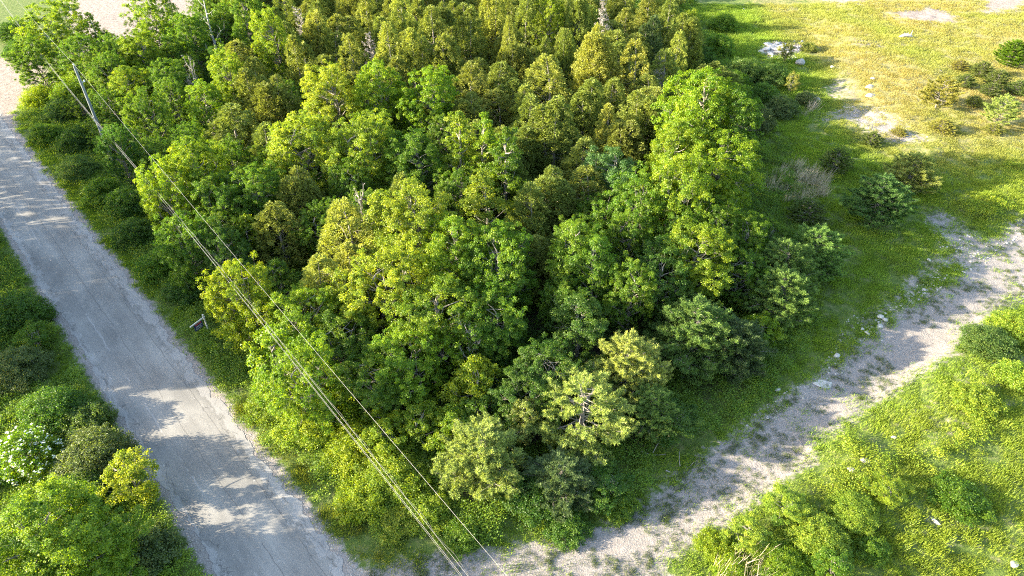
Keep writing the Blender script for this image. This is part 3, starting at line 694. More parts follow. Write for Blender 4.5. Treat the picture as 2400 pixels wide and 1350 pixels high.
 # shrubs right of the grove
 ('bigshrub',1750,135,3.6,2.4,'shrub','rounded green shrub left of the white rock pile','shrubs at the right edge of the grove'),
 ('bigshrub',1690,80,3.4,2.3,'mid','bright-topped shrub above the dead stems near the white rock pile','shrubs at the right edge of the grove'),
 ('bigshrub',1820,150,3.2,2.0,'shrub','shrub directly below the white rock pile','shrubs at the right edge of the grove'),
 ('bigshrub',1840,225,3.0,2.0,'grey','grey-green shrub beside the bank, right of the tallest tree','shrubs at the right edge of the grove'),
 ('bigshrub',1780,250,3.4,2.1,'grey','shrub pressed between the tallest tree and the grey-green shrub','shrubs at the right edge of the grove'),
 ('small',1862,172,2.8,1.1,'larch','small yellowish tree below the grey boulder','shrubs at the right edge of the grove'),
 ('small',1848,100,3.0,1.1,'olive','small leafy tree in front of the white rock pile','shrubs at the right edge of the grove'),
 ('shrub',1622,22,3.0,1.4,'light','pale shrub at the top edge beside the grass','shrubs at the right edge of the grove'),
 ('bigshrub',1560,0,4.0,2.4,'deep','dark shrub at the top edge left of the pale shrub','shrubs at the right edge of the grove'),
 ('bigshrub',1500,-20,4.6,2.5,'deep','dark shrub at the top edge right of the grey dead spire','shrubs at the right edge of the grove'),
 ('bigshrub',1650,110,3.0,2.2,'deep','dark green shrub left of the bright-topped shrub','shrubs at the right edge of the grove'),
 ('bigshrub',1700,30,3.0,2.2,'mid','green shrub at the top beside the grass, right of the pale shrub','shrubs at the right edge of the grove'),
 ('bigshrub',1725,165,3.2,2.2,'mid','brighter shrub behind the top of the tallest tree','shrubs at the right edge of the grove'),
 ('bigshrub',1800,195,3.0,2.0,'deep','dark shrub right behind the tallest tree, below the rock pile shrubs','shrubs at the right edge of the grove'),
 ('bigshrub',1600,55,3.2,2.2,'shrub','dull shrub above the dead stems at the upper right end of the cedars','shrubs at the right edge of the grove'),
 ('shrub',1895,215,1.8,1.4,'grey','low greyish shrub beside the yellowish boulder','shrubs at the right edge of the grove'),
 ('shrub',1900,100,1.3,1.2,'olive','tiny shrub just right of the white rock pile','shrubs at the right edge of the grove'),
 ('spruce',2255,140,1.6,1.1,'larch','faint yellow-green spruce above the sparse larch',G5),
 ('spruce',2330,195,1.9,1.2,'spruce','bushy spruce just below the close pair in the dry field',G5),
 ('spruce',2395,190,2.0,1.3,'spruce','spruce cut by the right edge above the pale young pine',G5),
 ('spruce',2190,215,1.2,1.0,'larch','low spruce seedling left of the sparse larch',G5),
 ('spruce',2335,290,1.3,1.1,'larch','low spreading conifer left of the pale young pine foot',G5),
 ('spruce',2110,300,1.0,.9,'larch','seedling conifer in the dry grass right of the small spruce',G5),
 # left of the road
 ('blossom',32,1018,3.5,1.75,'mid','shrub covered in white blossom at the left edge of the photo',G7),
 ('bigshrub',190,1032,3.4,2.2,'grey','dull dark shrub between the white blossom and the road',G7),
 ('small',285,1080,4.2,1.7,'light','light yellow-green young tree leaning over the road edge, lower left',G7),
 ('maple',60,1205,7.5,3.3,'bright','big bright maple filling the bottom left corner',G7),
 ('maple',160,1260,5.6,2.6,'bright','lower bright maple crown right of the big corner maple',G7),
 ('shrub',320,1265,2.4,1.7,'grey','grey-green shrub at the bottom between corner maple and road',G7),
 ('bigshrub',22,825,2.8,1.9,'grey','greyish shrub at the left edge above the white blossom',G7),
 ('bigshrub',100,930,2.6,2.0,'deep','dark green shrub above the dull shrub, left of the road',G7),
 ('shrub',190,960,1.9,1.6,'shrub','low shrub by the road verge above the dull shrub',G7),
 ('bigshrub',20,700,3.0,2.2,'deep','dark shrub at the left edge of the photo, upper one',G7),
 ('small',70,765,2.6,1.3,'mid','small leafy bush with brighter tips left of the road',G7),
 ('bigshrub',170,1130,2.4,1.8,'deep','dark shrub below the dull shrub beside the yellow-green tree',G7),
 # bottom brush (grove corner)
 ('small',1060,975,3.4,1.8,'bright','bright broad-leaved bush above the yellow-green round pine',G6),
 ('small',1130,935,3.6,1.8,'mid','mid green bush left of the open pine top',G6),
 ('small',980,960,3.4,1.8,'bright','bright bush crossed by the top wire',G6),
 ('small',900,990,3.0,1.8,'bright','bright bush between the top wire and the lower wires',G6),
 ('small',1230,950,4.2,1.2,'pineyel','slender pale bush left of the open pine',G6),
 ('bigshrub',800,900,3.0,2.3,'bright','rounded leafy shrub where the lower wires cross, near the verge',G6),
 ('bigshrub',720,950,2.6,2.3,'light','sunlit leafy shrub left of the lower wires',G6),
 ('bigshrub',830,1010,2.4,2.1,'yellow','sunlit yellowish shrub under the lower wires',G6),
 ('bigshrub',900,1080,2.0,2.0,'light','light low shrub left of the lower wires near the track',G6),
 ('shrub',960,1130,1.6,1.6,'yellow','small yellowish shrub beneath the lower wires',G6),
 ('shrub',1000,1180,1.4,1.5,'light','small light shrub left of the round pine foot',G6),
 ('shrub',850,1150,1.5,1.8,'yellow','yellow-lit low shrub on the verge corner',G6),
 ('bigshrub',1250,1130,2.2,1.9,'deep','dark leafy shrub right of the round pine',G6),
 ('bigshrub',640,900,2.4,1.9,'light','sunlit shrub on the verge below the low bright tree',G6),
 ('shrub',1080,1240,1.2,1.3,'mid','small dark shrub at the foot of the yellow-green round pine, by the track',G6),
 ('shrub',1330,1215,1.1,1.4,'deep','small shrub at the track edge below the dark low pine',G6),
 ('shrub',1450,1160,1.2,1.3,'mid','small shrub at the track edge below the dark leafy bush',G6),
 ('shrub',930,1210,1.0,1.3,'light','low sunlit shrub left of the lower wires above the track mouth',G6),
 # bottom right
 ('small',1850,1165,1.76,1.27,'sumac','yellow-green spreading shrub above the bottom right patch','shrub patch at the bottom right'),
 ('bigshrub',1930,1235,1.50,1.61,'sumac','spreading shrub in the middle of the bottom right patch','shrub patch at the bottom right'),
 ('small',1760,1230,1.76,1.27,'sumac','spreading shrub at the left side of the bottom right patch','shrub patch at the bottom right'),
 ('bigshrub',2010,1180,1.23,1.36,'sumac','shrub at the right side of the bottom right patch','shrub patch at the bottom right'),
 ('small',2090,1135,1.32,1.19,'light','low shrub right of the patch, on the grassy mound','shrub patch at the bottom right'),
 ('bigshrub',1840,1300,1.41,1.53,'bright','shrub cut by the bottom edge below the patch','shrub patch at the bottom right'),
 ('small',1960,1310,1.85,1.27,'mid','darker shrub cut by the bottom edge, right in the patch','shrub patch at the bottom right'),
 ('shrub',2050,1270,0.97,1.02,'mid','small green shrub right of the dark shrub at the bottom edge','shrub patch at the bottom right'),
 ('shrub',1680,1260,1.06,1.02,'yellow','small yellowish shrub at the track edge near the bottom','shrub patch at the bottom right'),
 ('shrub',1720,1310,0.97,1.10,'yellow','low shrub with dry stems around it at the bottom edge','shrub patch at the bottom right'),
 ('bigshrub',2330,780,1.8,1.9,'shrub','green shrub beside the track at the right edge','shrubs on the sandy hummock at the right edge'),
 ('bigshrub',2390,745,1.8,1.7,'sumac','yellow-lit shrub at the right edge above the sandy hollow','shrubs on the sandy hummock at the right edge'),
 ('shrub',2395,860,1.6,1.4,'sumac','small yellow-lit shrub at the right edge beside the sandy hollow','shrubs on the sandy hummock at the right edge'),
 ('shrub',2300,920,1.3,1.6,'sumac','low shrub on the lit mound below the sandy hollow','shrubs on the sandy hummock at the right edge'),
 ('shrub',2260,1150,1.3,1.6,'mid','low shrub on the lower mound near the right','shrubs on the sandy hummock at the right edge'),
]
for a in TREES: T(*a)
# left roadside bank shrubs beside the pole (placed by their tops)
for (px, py, h, r, c, lb) in (
  (80,205,2.6,2.0,'yellow','sunlit shrub at the corner of the side road'), (130,235,2.8,2.0,'shrub','shrub right of the side road corner, left of the pole'),
  (100,290,2.4,1.8,'mid','shrub on the bend of the verge below the side road'), (165,300,3.0,1.9,'deep','dark shrub left of the lower part of the pole'),
  (170,370,2.6,1.9,'shrub','shrub by the verge left of the pole foot'), (230,420,2.6,1.9,'mid','shrub just below the pole foot'),
  (290,440,3.2,2.0,'deep','dark shrub right of the pole foot, under the trees'), (300,520,2.4,1.8,'deep','dark shrub along the verge halfway down the road'),
  (360,590,2.4,1.8,'mid','shrub along the verge left of the low green trees'), (430,650,2.2,1.7,'deep','dark shrub up the verge from the realty sign'),
  (20,45,3.6,2.6,'deep','dark shrub at the top left corner beyond the side road'), (35,95,2.6,2.2,'deep','lower dark shrub beyond the side road at the left edge'),
  (150,190,4.0,2.0,'mid','tall shrub just left of the pole, below the overhanging tree')):
    T('bigshrub', px, py, h, r, c, lb, G4)
# trees beyond the left edge of the frame, on the far side of the road: their shade lies across the asphalt
LSH = 'tall roadside tree west of the road, outside the left edge, throwing shade across the asphalt'
for (x, y, h, r) in ((-48.5,38,12,3.2),(-51,41,14,3.8),(-55,44.5,14,3.8),(-54,37.5,14,3.8),(-60,49,14.5,4),(-65,54,14.5,4),(-70,59,15,4),(-75,64,15,4),(-80,70,15,4),(-86,76,15,4),(-92,82,15,4),
                     (-60,42,14,4),(-66,47,15,4),(-72,53,15,4),(-33,12.5,9,2.8)):
    plant(['maple','wide'][int(abs(x)) % 2], x, y, h, r, 'mid', LSH, 'trees west of the road outside the frame')

# fill: lower trees crowded between the named ones
cx = np.array([p_[0] for p_ in PLACED]); cy = np.array([p_[1] for p_ in PLACED]); cr = np.array([p_[2] for p_ in PLACED])
fx, fy, fr = list(cx), list(cy), list(cr)
CED = P((560,300),(1060,330),(1260,640),(1500,460),(1700,260),(1600,60),(1560,-160),(680,-160),(560,60))
cand = rng.uniform([-75, 20], [60, 160], (9000, 2)); sdF = poly_sd(cand[:, 0], cand[:, 1], FOREST); sdC = poly_sd(cand[:, 0], cand[:, 1], CED)
LMK = [('the grey dead spire',1418,40),('the tall conical cedar',1400,110),('the narrow golden spire',1190,90),('the three peaked crowns',1130,300),('the big maple clump',860,230),('the grey dead top',866,110),
 ('the white dead trunk',485,60),('the tallest green tree',1660,260),('the smooth oval ash',1345,620),('the large pale middle tree',970,540),('the thin sapling',580,570),('the utility pole',215,250),('the bare dead branches',1092,820),
 ('the golden cedars',780,560),('the big olive mass',580,270),('the bright-tipped tree',1650,620),('the open pine',1370,980),('the brown bare branches',850,490),('the wide golden cedar',1280,190),('the realty sign',460,745)]
def where(x, y, h):
    d_ = y*CP+(CH-h)*SP; px = 1200+x/d_*FPX; py = 675-(y*SP-(CH-h)*CP)/d_*FPX
    k_ = min(LMK, key=lambda q: (q[1]-px)**2+(q[2]-py)**2); dx, dy = px-k_[1], py-k_[2]; ds = math.hypot(dx, dy)
    side_ = ('right' if dx > 0 else 'left') if abs(dx) > 2*abs(dy) else (('below' if dy > 0 else 'above') if abs(dy) > 2*abs(dx) else ('lower ' if dy > 0 else 'upper ')+('right' if dx > 0 else 'left'))
    q_ = 'just' if ds < 55 else ('a little' if ds < 110 else 'well')
    return q_+' '+(side_ if side_ in ('below', 'above') else 'to the '+side_+' of')+' '+k_[0]
nf = 0
for (x, y), a, b_ in zip(cand, sdF, sdC):
    if a < 1.2 or road_n(x, y) < 13.2: continue
    r = 2.9 if b_ > 0 else 2.3
    d = np.hypot(np.array(fx)-x, np.array(fy)-y)
    if np.any(d < .56*(np.array(fr)+r)) : continue
    hh = min(rng.uniform(6.8, 9.4), 2.8+a*1.1)
    d_ = y*CP+(CH-hh)*SP; vx, vy = 1200+x/d_*FPX, 675-(y*SP-(CH-hh)*CP)/d_*FPX
    if vy < -70 or vx < -120 or vx > 2520: continue
    if b_ > 0: plant('cedar', x, y, hh, r, 'olive', 'crowded olive cedar '+where(x, y, hh), 'low cedars crowded inside the grove')
    else: plant('wide', x, y, hh*.8, r, 'mid', 'hidden green tree '+where(x, y, hh*.8), 'understory trees inside the grove')
    fx.append(x); fy.append(y); fr.append(r); nf += 1
    if nf >= 170: break
print('fill trees', nf, 'total', len(PLACED)+0)

# ------------------------------------------------------------------ ground cover (uncountable)
def gn_scatter(name, label, pts, scale, rot, variant, colr, sources):
    me = bpy.data.meshes.new(name); me.vertices.add(len(pts)); me.vertices.foreach_set('co', np.asarray(pts, np.float32).ravel())
    for nm, arr in (('scl', scale), ('rotz', rot)):
        a = me.attributes.new(nm, 'FLOAT', 'POINT'); a.data.foreach_set('value', np.asarray(arr, np.float32))
    a = me.attributes.new('var', 'INT', 'POINT'); a.data.foreach_set('value', np.asarray(variant, np.int32))
    a = me.attributes.new('col', 'FLOAT_COLOR', 'POINT'); c4 = np.ones((len(pts), 4), np.float32); c4[:, :3] = colr; a.data.foreach_set('color', c4.ravel())
    o = link(name, me); tag(o, label, name.replace('_', ' '), kind='stuff')
    ng = bpy.data.node_groups.new(name, 'GeometryNodeTree')
    ng.interface.new_socket('Geometry', in_out='INPUT', socket_type='NodeSocketGeometry'); ng.interface.new_socket('Geometry', in_out='OUTPUT', socket_type='NodeSocketGeometry')
    L = ng.links; gi = ng.nodes.new('NodeGroupInput'); go = ng.nodes.new('NodeGroupOutput'); ip = ng.nodes.new('GeometryNodeInstanceOnPoints')
    jn = ng.nodes.new('GeometryNodeJoinGeometry')
    for s_ in sources:
        oi = ng.nodes.new('GeometryNodeObjectInfo'); oi.inputs['Object'].default_value = s_; oi.inputs['As Instance'].default_value = True
        L.new(oi.outputs['Geometry'], jn.inputs[0])
    def na(nm, typ):
        n = ng.nodes.new('GeometryNodeInputNamedAttribute'); n.data_type = typ; n.inputs['Name'].default_value = nm
        return n.outputs['Attribute']
    cb = ng.nodes.new('ShaderNodeCombineXYZ'); L.new(na('rotz', 'FLOAT'), cb.inputs[2])
    L.new(gi.outputs[0], ip.inputs['Points']); L.new(jn.outputs[0], ip.inputs['Instance']); ip.inputs['Pick Instance'].default_value = True
    L.new(na('var', 'INT'), ip.inputs['Instance Index']); L.new(cb.outputs[0], ip.inputs['Rotation']); L.new(na('scl', 'FLOAT'), ip.inputs['Scale'])
    L.new(ip.outputs[0], go.inputs[0])
    md = o.modifiers.new('scatter', 'NODES'); md.node_group = ng
    return o
def src(name, me): return bpy.data.objects.new(name, me)
def blade_patch(name, n, R, h0, h1, w, lean, mat):
    lv = Leaves(); a = rng.random(n)*6.283; rr = np.sqrt(rng.random(n))*R; p = np.stack([np.cos(a)*rr, np.sin(a)*rr, np.full(n, -.03)], 1)
    cl = np.floor(rng.random(n)*7).astype(int); cc = rng.normal(size=(7, 2))*R*.5; p[:, :2] = p[:, :2]*.55+cc[cl]
    d = np.stack([rng.normal(size=n)*.35+lean, rng.normal(size=n)*.35+lean*.4, np.ones(n)], 1)
    lv.add(p, d, rng.normal(size=(n, 3)), rng.uniform(h0, h1, n), w, rng.random(n), fold=.25)
    return src(name, lv.mesh(name, mat))
def weed_patch(name, n, R, h, L, W, mat, petals=0):
    lv = Leaves(); k = 9; cc = np.concatenate([rng.normal(size=(k, 2))*R*.5, rng.uniform(h*.35, h, (k, 1))], 1)
    idx = np.repeat(np.arange(k), n//k); m_ = len(idx); d = nrm(rng.normal(size=(m_, 3))+[0, 0, .5])
    p = cc[idx]+d*rng.uniform(.12, .3, (m_, 1))*[1, 1, .8]; p[:, 2] = np.maximum(p[:, 2], .02)
    lv.add(p, d+[0, 0, -.3]+rng.normal(size=(m_, 3))*.4, d+[0, 0, .6]+rng.normal(size=(m_, 3))*.4, L*(.7+.6*rng.random(m_)), W*(.7+.6*rng.random(m_)), np.clip(rng.random(k)[idx]*.6+rng.random(m_)*.5, 0, 1))
    return src(name, lv.mesh(name, mat))
GR = [blade_patch('grass_tuft', 170, .62, .10, .34, .026, .35, M['blade']) for _ in range(3)]
SH = [blade_patch('short_tuft', 80, .6, .10, .30, .03, .4, M['blade']) for _ in range(3)]
WE = [weed_patch('weed_clump', 225, .55, .42, .085, .055, M['cover']) for _ in range(3)]
ST = [blade_patch('stalk_tuft', 24, .5, .9, 1.8, .026, .3, M['straw']) for _ in range(2)]
def gridpts(x0, x1, y0, y1, dens):
    n = int((x1-x0)*(y1-y0)*dens); p_ = rng.uniform([x0, y0], [x1, y1], (n, 2))
    X_, Y_ = p_[:, 0], p_[:, 1]; dep = Y_*CP+CH*SP; sx_ = np.abs(X_)/dep*FPX       # only where the camera, or one a step aside, looks
    return p_[(sx_ < 1330)]
def lin(c): return np.array(c)
p = gridpts(-70, 100, 17, 138, 3.6); x, y = p[:, 0], p[:, 1]
n_ = road_n(x, y); sf = poly_sd(x, y, FOREST); dep = y
q_no = np.zeros(len(p), bool)
edge_j = (fbm(x*1.1, y*1.1, 77)-.5)*1.6
on_road = (n_ > .45+edge_j*.3) & (n_ < 8.15+edge_j*.45)
gm = poly_sd(x, y, TRACK)+edge_j*1.5+(fbm(x*.3, y*.3, 78)-.5)*1.6+.15; g2 = np.maximum(poly_sd(x, y, GRAV2), poly_sd(x, y, STONY))+edge_j
sn = np.maximum.reduce([poly_sd(x, y, s_)/1.6-.9 for s_ in SANDS]+[poly_sd(x, y, TLSAND), poly_sd(x, y, JUNCT)+edge_j*.3, poly_sd(x, y, WHITE), poly_sd(x, y, SLOPE)/1.5-.9])+edge_j*.7
pud = poly_sd(x, y, PUDDLE)+edge_j*.6
fld = poly_sd(x, y, P((1700,-200),(1800,60),(1920,160),(1960,300),(2120,390),(2260,420),(2420,380),(3400,300),(3400,-260)))
dryn = fbm(x*.07, y*.07, 21)
rnd = rng.random(len(p))
far = sstep(70, 125, y)
dryness = np.clip(sstep(-4, 5, fld)*(.60+1.5*(dryn-.34)), 0, 1)
ok = ~on_road & (sf < .8) & (sn < 0) & (pud < 0)
pgr = np.where(gm > 0, .012+.10*(fbm(x*.45, y*.45, 55) > .62), 1.0)*np.where(g2 > 0, .5, 1)*(1-.35*far)*np.clip(1.1-.55*dryness, .3, 1)
bare = (fbm(x*.33, y*.33, 97, 3) > .66) & (fld < 0)
sel = ok & (rnd < pgr*np.where(bare, .3, 1))
def colmix(x, y, base, var, seed):
    f = fbm(x*.22, y*.22, seed)[:, None]; g_ = fbm(x*1.3, y*1.3, seed+5)[:, None]
    return np.array(base)*(1-f*var)+np.array(base)*f*var*np.array([1.35, 1.2, .8]) + (g_-.5)*np.array(base)*.5
lushc = colmix(x, y, (.122,.195,.024), 1.0, 61); dryc = colmix(x, y, (.225,.198,.062), .5, 63)
brt = np.clip(poly_sd(x, y, P((1750,1190),(1880,1090),(2000,960),(2200,900),(2420,780),(3000,700),(3000,1500),(1700,1500)))/3, 0, 1)[:, None]  # sunlit lower-right mound: its sunshine is put into the grass colour
brt = np.maximum(brt, np.clip(poly_sd(x, y, P((2150,380),(2300,330),(2600,300),(2800,560),(2250,540),(2120,440)))/3, 0, 1)[:, None])
lushc = lushc*(1-brt)+colmix(x, y, (.145,.200,.022), .7, 67)*brt
vg = np.clip(1-np.abs(n_-9.2)/2.2, 0, 1)[:, None]*np.clip((40-y)/5, 0, 1)[:, None]  # sunlit strip of the right verge, painted as a yellower grass colour
lushc = lushc*(1-vg)+colmix(x, y, (.155,.175,.022), .6, 68)*vg
cc = lushc*(1-dryness[:, None])+dryc*dryness[:, None]
short = (dryness > .55) | (gm > -1.6*fbm(x*.5, y*.5, 79)*2) | (g2 > -.8)
# leafy weeds: # leafy weeds-right shaded strip by the track
weedy = ((n_ > 10.0) & (n_ < 17) & (fbm(x*.35, y*.35, 91) > .40)) | ((n_ < .5) & (fbm(x*.35, y*.35, 92) > .42)) | ((sf > -3.2) & (gm < 0) & (fld < 0) & (fbm(x*.4, y*.4, 93) > .42)) | ((brt[:, 0] > .3) & (fbm(x*.3, y*.3, 94) > .68))
def emit(name, label, mask, sources, s0, s1, colr=None, zoff=0):
    xx, yy = x[mask], y[mask]; k = len(xx)
    c_ = (cc if colr is None else colr)[mask]*rng.uniform(.8, 1.2, (k, 1))
    gn_scatter(name, label, np.stack([xx, yy, hgt(xx, yy)+zoff], 1), rng.uniform(s0, s1, k)*(1+.35*far[mask]), rng.uniform(-.5, .5, k), rng.integers(0, len(sources), k), c_, sources)
    print(name, k)
emit('tall_grass', 'rough green and yellow-green grass over the field, mounds and verges', sel & ~short & ~weedy, GR, .6, 1.3)
emit('short_grass', 'thin short straw-coloured grass of the dry field and the track', sel & short, SH, .8, 1.3)
wc = colmix(x, y, (.085,.155,.016), .8, 71); wc = wc*(1-brt)+np.array([.15,.21,.015])*brt  # weeds on the mound carry the same painted sunlit tone
emit('weeds', 'leafy green weeds covering the verges and the edge of the grove', (sel & ~short & weedy) | ((sf >= .8) & (sf < 4.5) & (rnd < .8) & ~on_road), WE, .85, 1.5, wc)
emit('forest_undergrowth', 'dark leafy undergrowth on the floor of the grove', (sf >= 4.5) & (rnd < .34), WE, 1.2, 2.1, np.tile([.06,.12,.014], (len(x), 1)))
rd_ = np.maximum(poly_sd(x, y, P((1790,455),(1830,400),(1880,390),(1940,430),(1930,475),(1850,480))), poly_sd(x, y, P((1500,95),(1560,80),(1640,130),(1640,170),(1560,140))))
rd_ = np.maximum(rd_, np.maximum(poly_sd(x, y, P((1690,1325),(1760,1310),(1790,1350),(1700,1380))), poly_sd(x, y, P((1880,258),(1905,240),(1900,262),(1885,275)))))
emit('dead_reeds', 'bleached standing dead reeds and stalks at the edge of the grove', (rd_ > -.3) & (rnd < .30), ST, .8, 1.25, np.tile([.34,.28,.205], (len(x), 1)))
p2 = gridpts(-20, 70, 17, 75, 7.0); x, y = p2[:, 0], p2[:, 1]; far = 0*x
g3 = np.maximum(np.maximum(poly_sd(x, y, TRACK), poly_sd(x, y, GRAV2)), poly_sd(x, y, STONY)); pd = poly_sd(x, y, PUDDLE); wn_ = fbm(x*.5, y*.5, 57, 3)
cc = np.tile([.07,.10,.025], (len(x), 1))
emit('track_weeds', 'small dark weeds sprouting through the gravel track', (g3 > -.2) & (pd < -.2) & (rng.random(len(x)) < np.clip((wn_-.30)*1.6, .03, .75)*np.where((g3 > .9) & (g3 < 2.1), .35, 1.0)), WE, .14, .42)
emit('track_grass', 'thin grass tufts sprouting through the gravel track', (g3 > -.2) & (pd < -.4) & (rng.random(len(x)) < np.clip((wn_-.36)*1.5, .02, .6)), SH, .35, .8)

# ------------------------------------------------------------------ stones
def rock_mesh(name, mat, sub=3, flat=.6, seed=0, rough=.25):
    import bmesh
    bm = bmesh.new(); bmesh.ops.create_icosphere(bm, subdivisions=sub, radius=1)
    rs = np.random.default_rng(seed); cuts = nrm(rs.normal(size=(9, 3))); lim = rs.uniform(.62, .92, 9)
    for v in bm.verts:
        c_ = np.array(v.co)
        for d_, l_ in zip(cuts, lim):
            k = c_ @ d_
            if k > l_: c_ = c_-d_*(k-l_)
        c_ = c_*(1+rough*.25*(float(vnoise(c_[0]*3+9, c_[1]*3+c_[2]*2.3, seed))-.5)); c_[2] *= flat
        v.co = c_
    me = bpy.data.meshes.new(name); bm.to_mesh(me); bm.free(); me.materials.append(mat); return me
RK = [rock_mesh('boulder', M['rock'], 3, .62, s_) for s_ in range(5)]; RKD = [rock_mesh('boulder', M['rock_dark'], 3, .75, 20+s_) for s_ in range(2)]
def rock(px, py, sx_, sy_, sz_, label, dark=False, rz=0.0, k=0, cat='boulder', name='boulder', group='boulders in the grass'):
    x_, y_ = at(px, py, 0)
    for _ in range(3): x_, y_ = at(px, py, hz(x_, y_)+.1)
    o = link(name, (RKD if dark else RK)[k % (2 if dark else 5)]); o.location = (x_, y_, hz(x_, y_)+sz_*.12); o.scale = (sx_, sy_, sz_); o.rotation_euler = (.1*k, .08, rz)
    return tag(o, label, cat, group)
rock(1874,148,1.0,.85,1.0,'round grey boulder at the foot of the white rock pile',True,.4,0)
rock(2040,224,.95,.6,.6,'flat pale slab on the bank, lowest of the pair',False,.5,1)
rock(2038,203,.7,.55,.6,'white boulder just above the flat pale slab',False,.2,2)
rock(2046,184,.4,.35,.35,'small pale stone above the white boulder on the bank',False,.2,3)
rock(1912,234,.65,.5,.6,'yellowish boulder behind the grey-green shrub',True,.1,1)
rock(1951,157,.4,.35,.4,'pale stone on the slope right of the grey boulder',False,.9,3)
rock(1745,22,.65,.4,.35,'lone white stone on the green grass near the top',False,.9,4)
rock(1930,898,.9,.5,.12,'flat pinkish slab at the edge of the gravel track',False,.1,0)
rock(1961,832,.33,.25,.3,'white stone at the track edge above the pinkish slab',False,.4,2)
rock(1822,912,.32,.2,.25,'stone in the grass left of the pinkish slab',False,.4,1)
rock(2027,1077,.38,.24,.3,'right one of two white stones on the lit mound',False,-.3,1)
rock(1996,1101,.32,.22,.28,'left one of two white stones on the lit mound',False,-.3,3)
rock(2096,1023,.22,.16,.2,'small white stone up the lit mound',False,-.3,2)
rock(2378,1322,.3,.25,.3,'pale stone near the bottom right corner',False,.2,4)
rock(2192,1220,.4,.14,.2,'narrow pale stone in the lower shaded hollow',False,-.9,0)
rock(2065,742,.38,.3,.3,'largest pale stone of the track-side line, upper',False,.3,0)
rock(2062,763,.36,.26,.28,'pale stone just below the largest of the track-side line',False,.6,2)
rock(2075,748,.28,.26,.26,'pale stone touching the largest of the track-side line',False,.1,1)
rock(2022,770,.22,.16,.18,'small stone at the left end of the track-side line',False,.7,3)
rock(2034,780,.22,.3,.2,'lowest stone of the track-side line',False,1.2,4)
rock(2178,608,.24,.2,.2,'stone at the foot of the pebbly bank',False,1.2,4)
rock(150,22,1.6,1.0,.8,'reddish boulder beside the pale sand in the top left corner',True,.3,0)
rock(268,687,.17,.07,.03,'pale chip lying on the asphalt',False,.5,2,'stone','stone','chips on the road')
rock(239,671,.06,.05,.03,'tiny pale chip above the larger one on the asphalt',False,.5,1,'stone','stone','chips on the road')
# white rock pile: its stones one by one
k = 0
for (px, py, s_) in ((1800,104,.75),(1822,101,.6),(1843,104,.6),(1795,116,.8),(1815,113,.95),(1836,114,1.0),(1806,127,.8),(1826,124,.9),(1842,126,.7),(1783,122,.5),(1880,97,.3),(1822,110,.6)):
    rock(px, py, s_*1.15, s_*.9, s_*.7, ['large','small','flat','upright','topmost','broad','jagged','low','squat','outlying','separate','middle'][k]+' white angular stone heaped in the white rock pile', False, k*1.3, k, 'stone', 'pile_stone', 'stones of the white rock pile'); k += 1
# scattered pebbles: uncountable
pb = [src('pebble', rock_mesh('pebble', M['rock'], 1, .6, 50+s_)) for s_ in range(3)]
pts = []; sc = []
def pebbles(poly_px, n, s0, s1):
    po = P(*poly_px); a_ = np.array(po); lo, hi = a_.min(0), a_.max(0); c_ = rng.uniform(lo, hi, (n*3, 2)); c_ = c_[poly_sd(c_[:, 0], c_[:, 1], po) > 0][:n]
    w = fbm(c_[:, 0]*.9, c_[:, 1]*.9, 88); c_ = c_[w > .4]
    pts.append(np.column_stack([c_, hgt(c_[:, 0], c_[:, 1])])); sc.append(s0+(s1-s0)*rng.random(len(c_))**3)
pebbles([(2230,520),(2330,570),(2400,510),(2420,540),(2320,610),(2200,680),(2120,720),(2020,800),(1990,800),(2110,700),(2220,610),(2160,520)], 2600, .03, .16)
pebbles([(2000,720),(2110,760),(1950,900),(1740,1040),(1700,1010),(1900,880)], 700, .03, .13)
pebbles([(1905,268),(1975,250),(2070,260),(2180,345),(2120,350),(2000,290)], 500, .03, .12)
pebbles([(2400,560),(2400,690),(2200,840),(1880,1050),(1700,1230),(1400,1340),(1000,1340),(1430,1230),(1960,860),(2270,640)], 3000, .015, .05)
pebbles([(1770,115),(1830,90),(1890,100),(1870,140),(1800,140)], 500, .08, .25)
s_ = rng.uniform(-75, 5, 6000); side = rng.random(6000) < .62; nn_ = np.where(side, 7.5+rng.normal(size=6000)*.4, .95+rng.normal(size=6000)*.25)
xx = nn_*RN[0]+s_*RD[0]; yy = nn_*RN[1]+s_*RD[1]; pts.append(np.column_stack([xx, yy, np.full(6000, .0)])); sc.append(.012+.045*rng.random(6000)**3)
pts = np.vstack(pts); sc = np.concatenate(sc)
gn_scatter('pebbles', 'pale pebbles strewn along the gravel track, the stony bank and the road shoulders', pts, sc, rng.random(len(pts))*6, rng.integers(0, 3, len(pts)), np.ones((len(pts), 3)), pb)

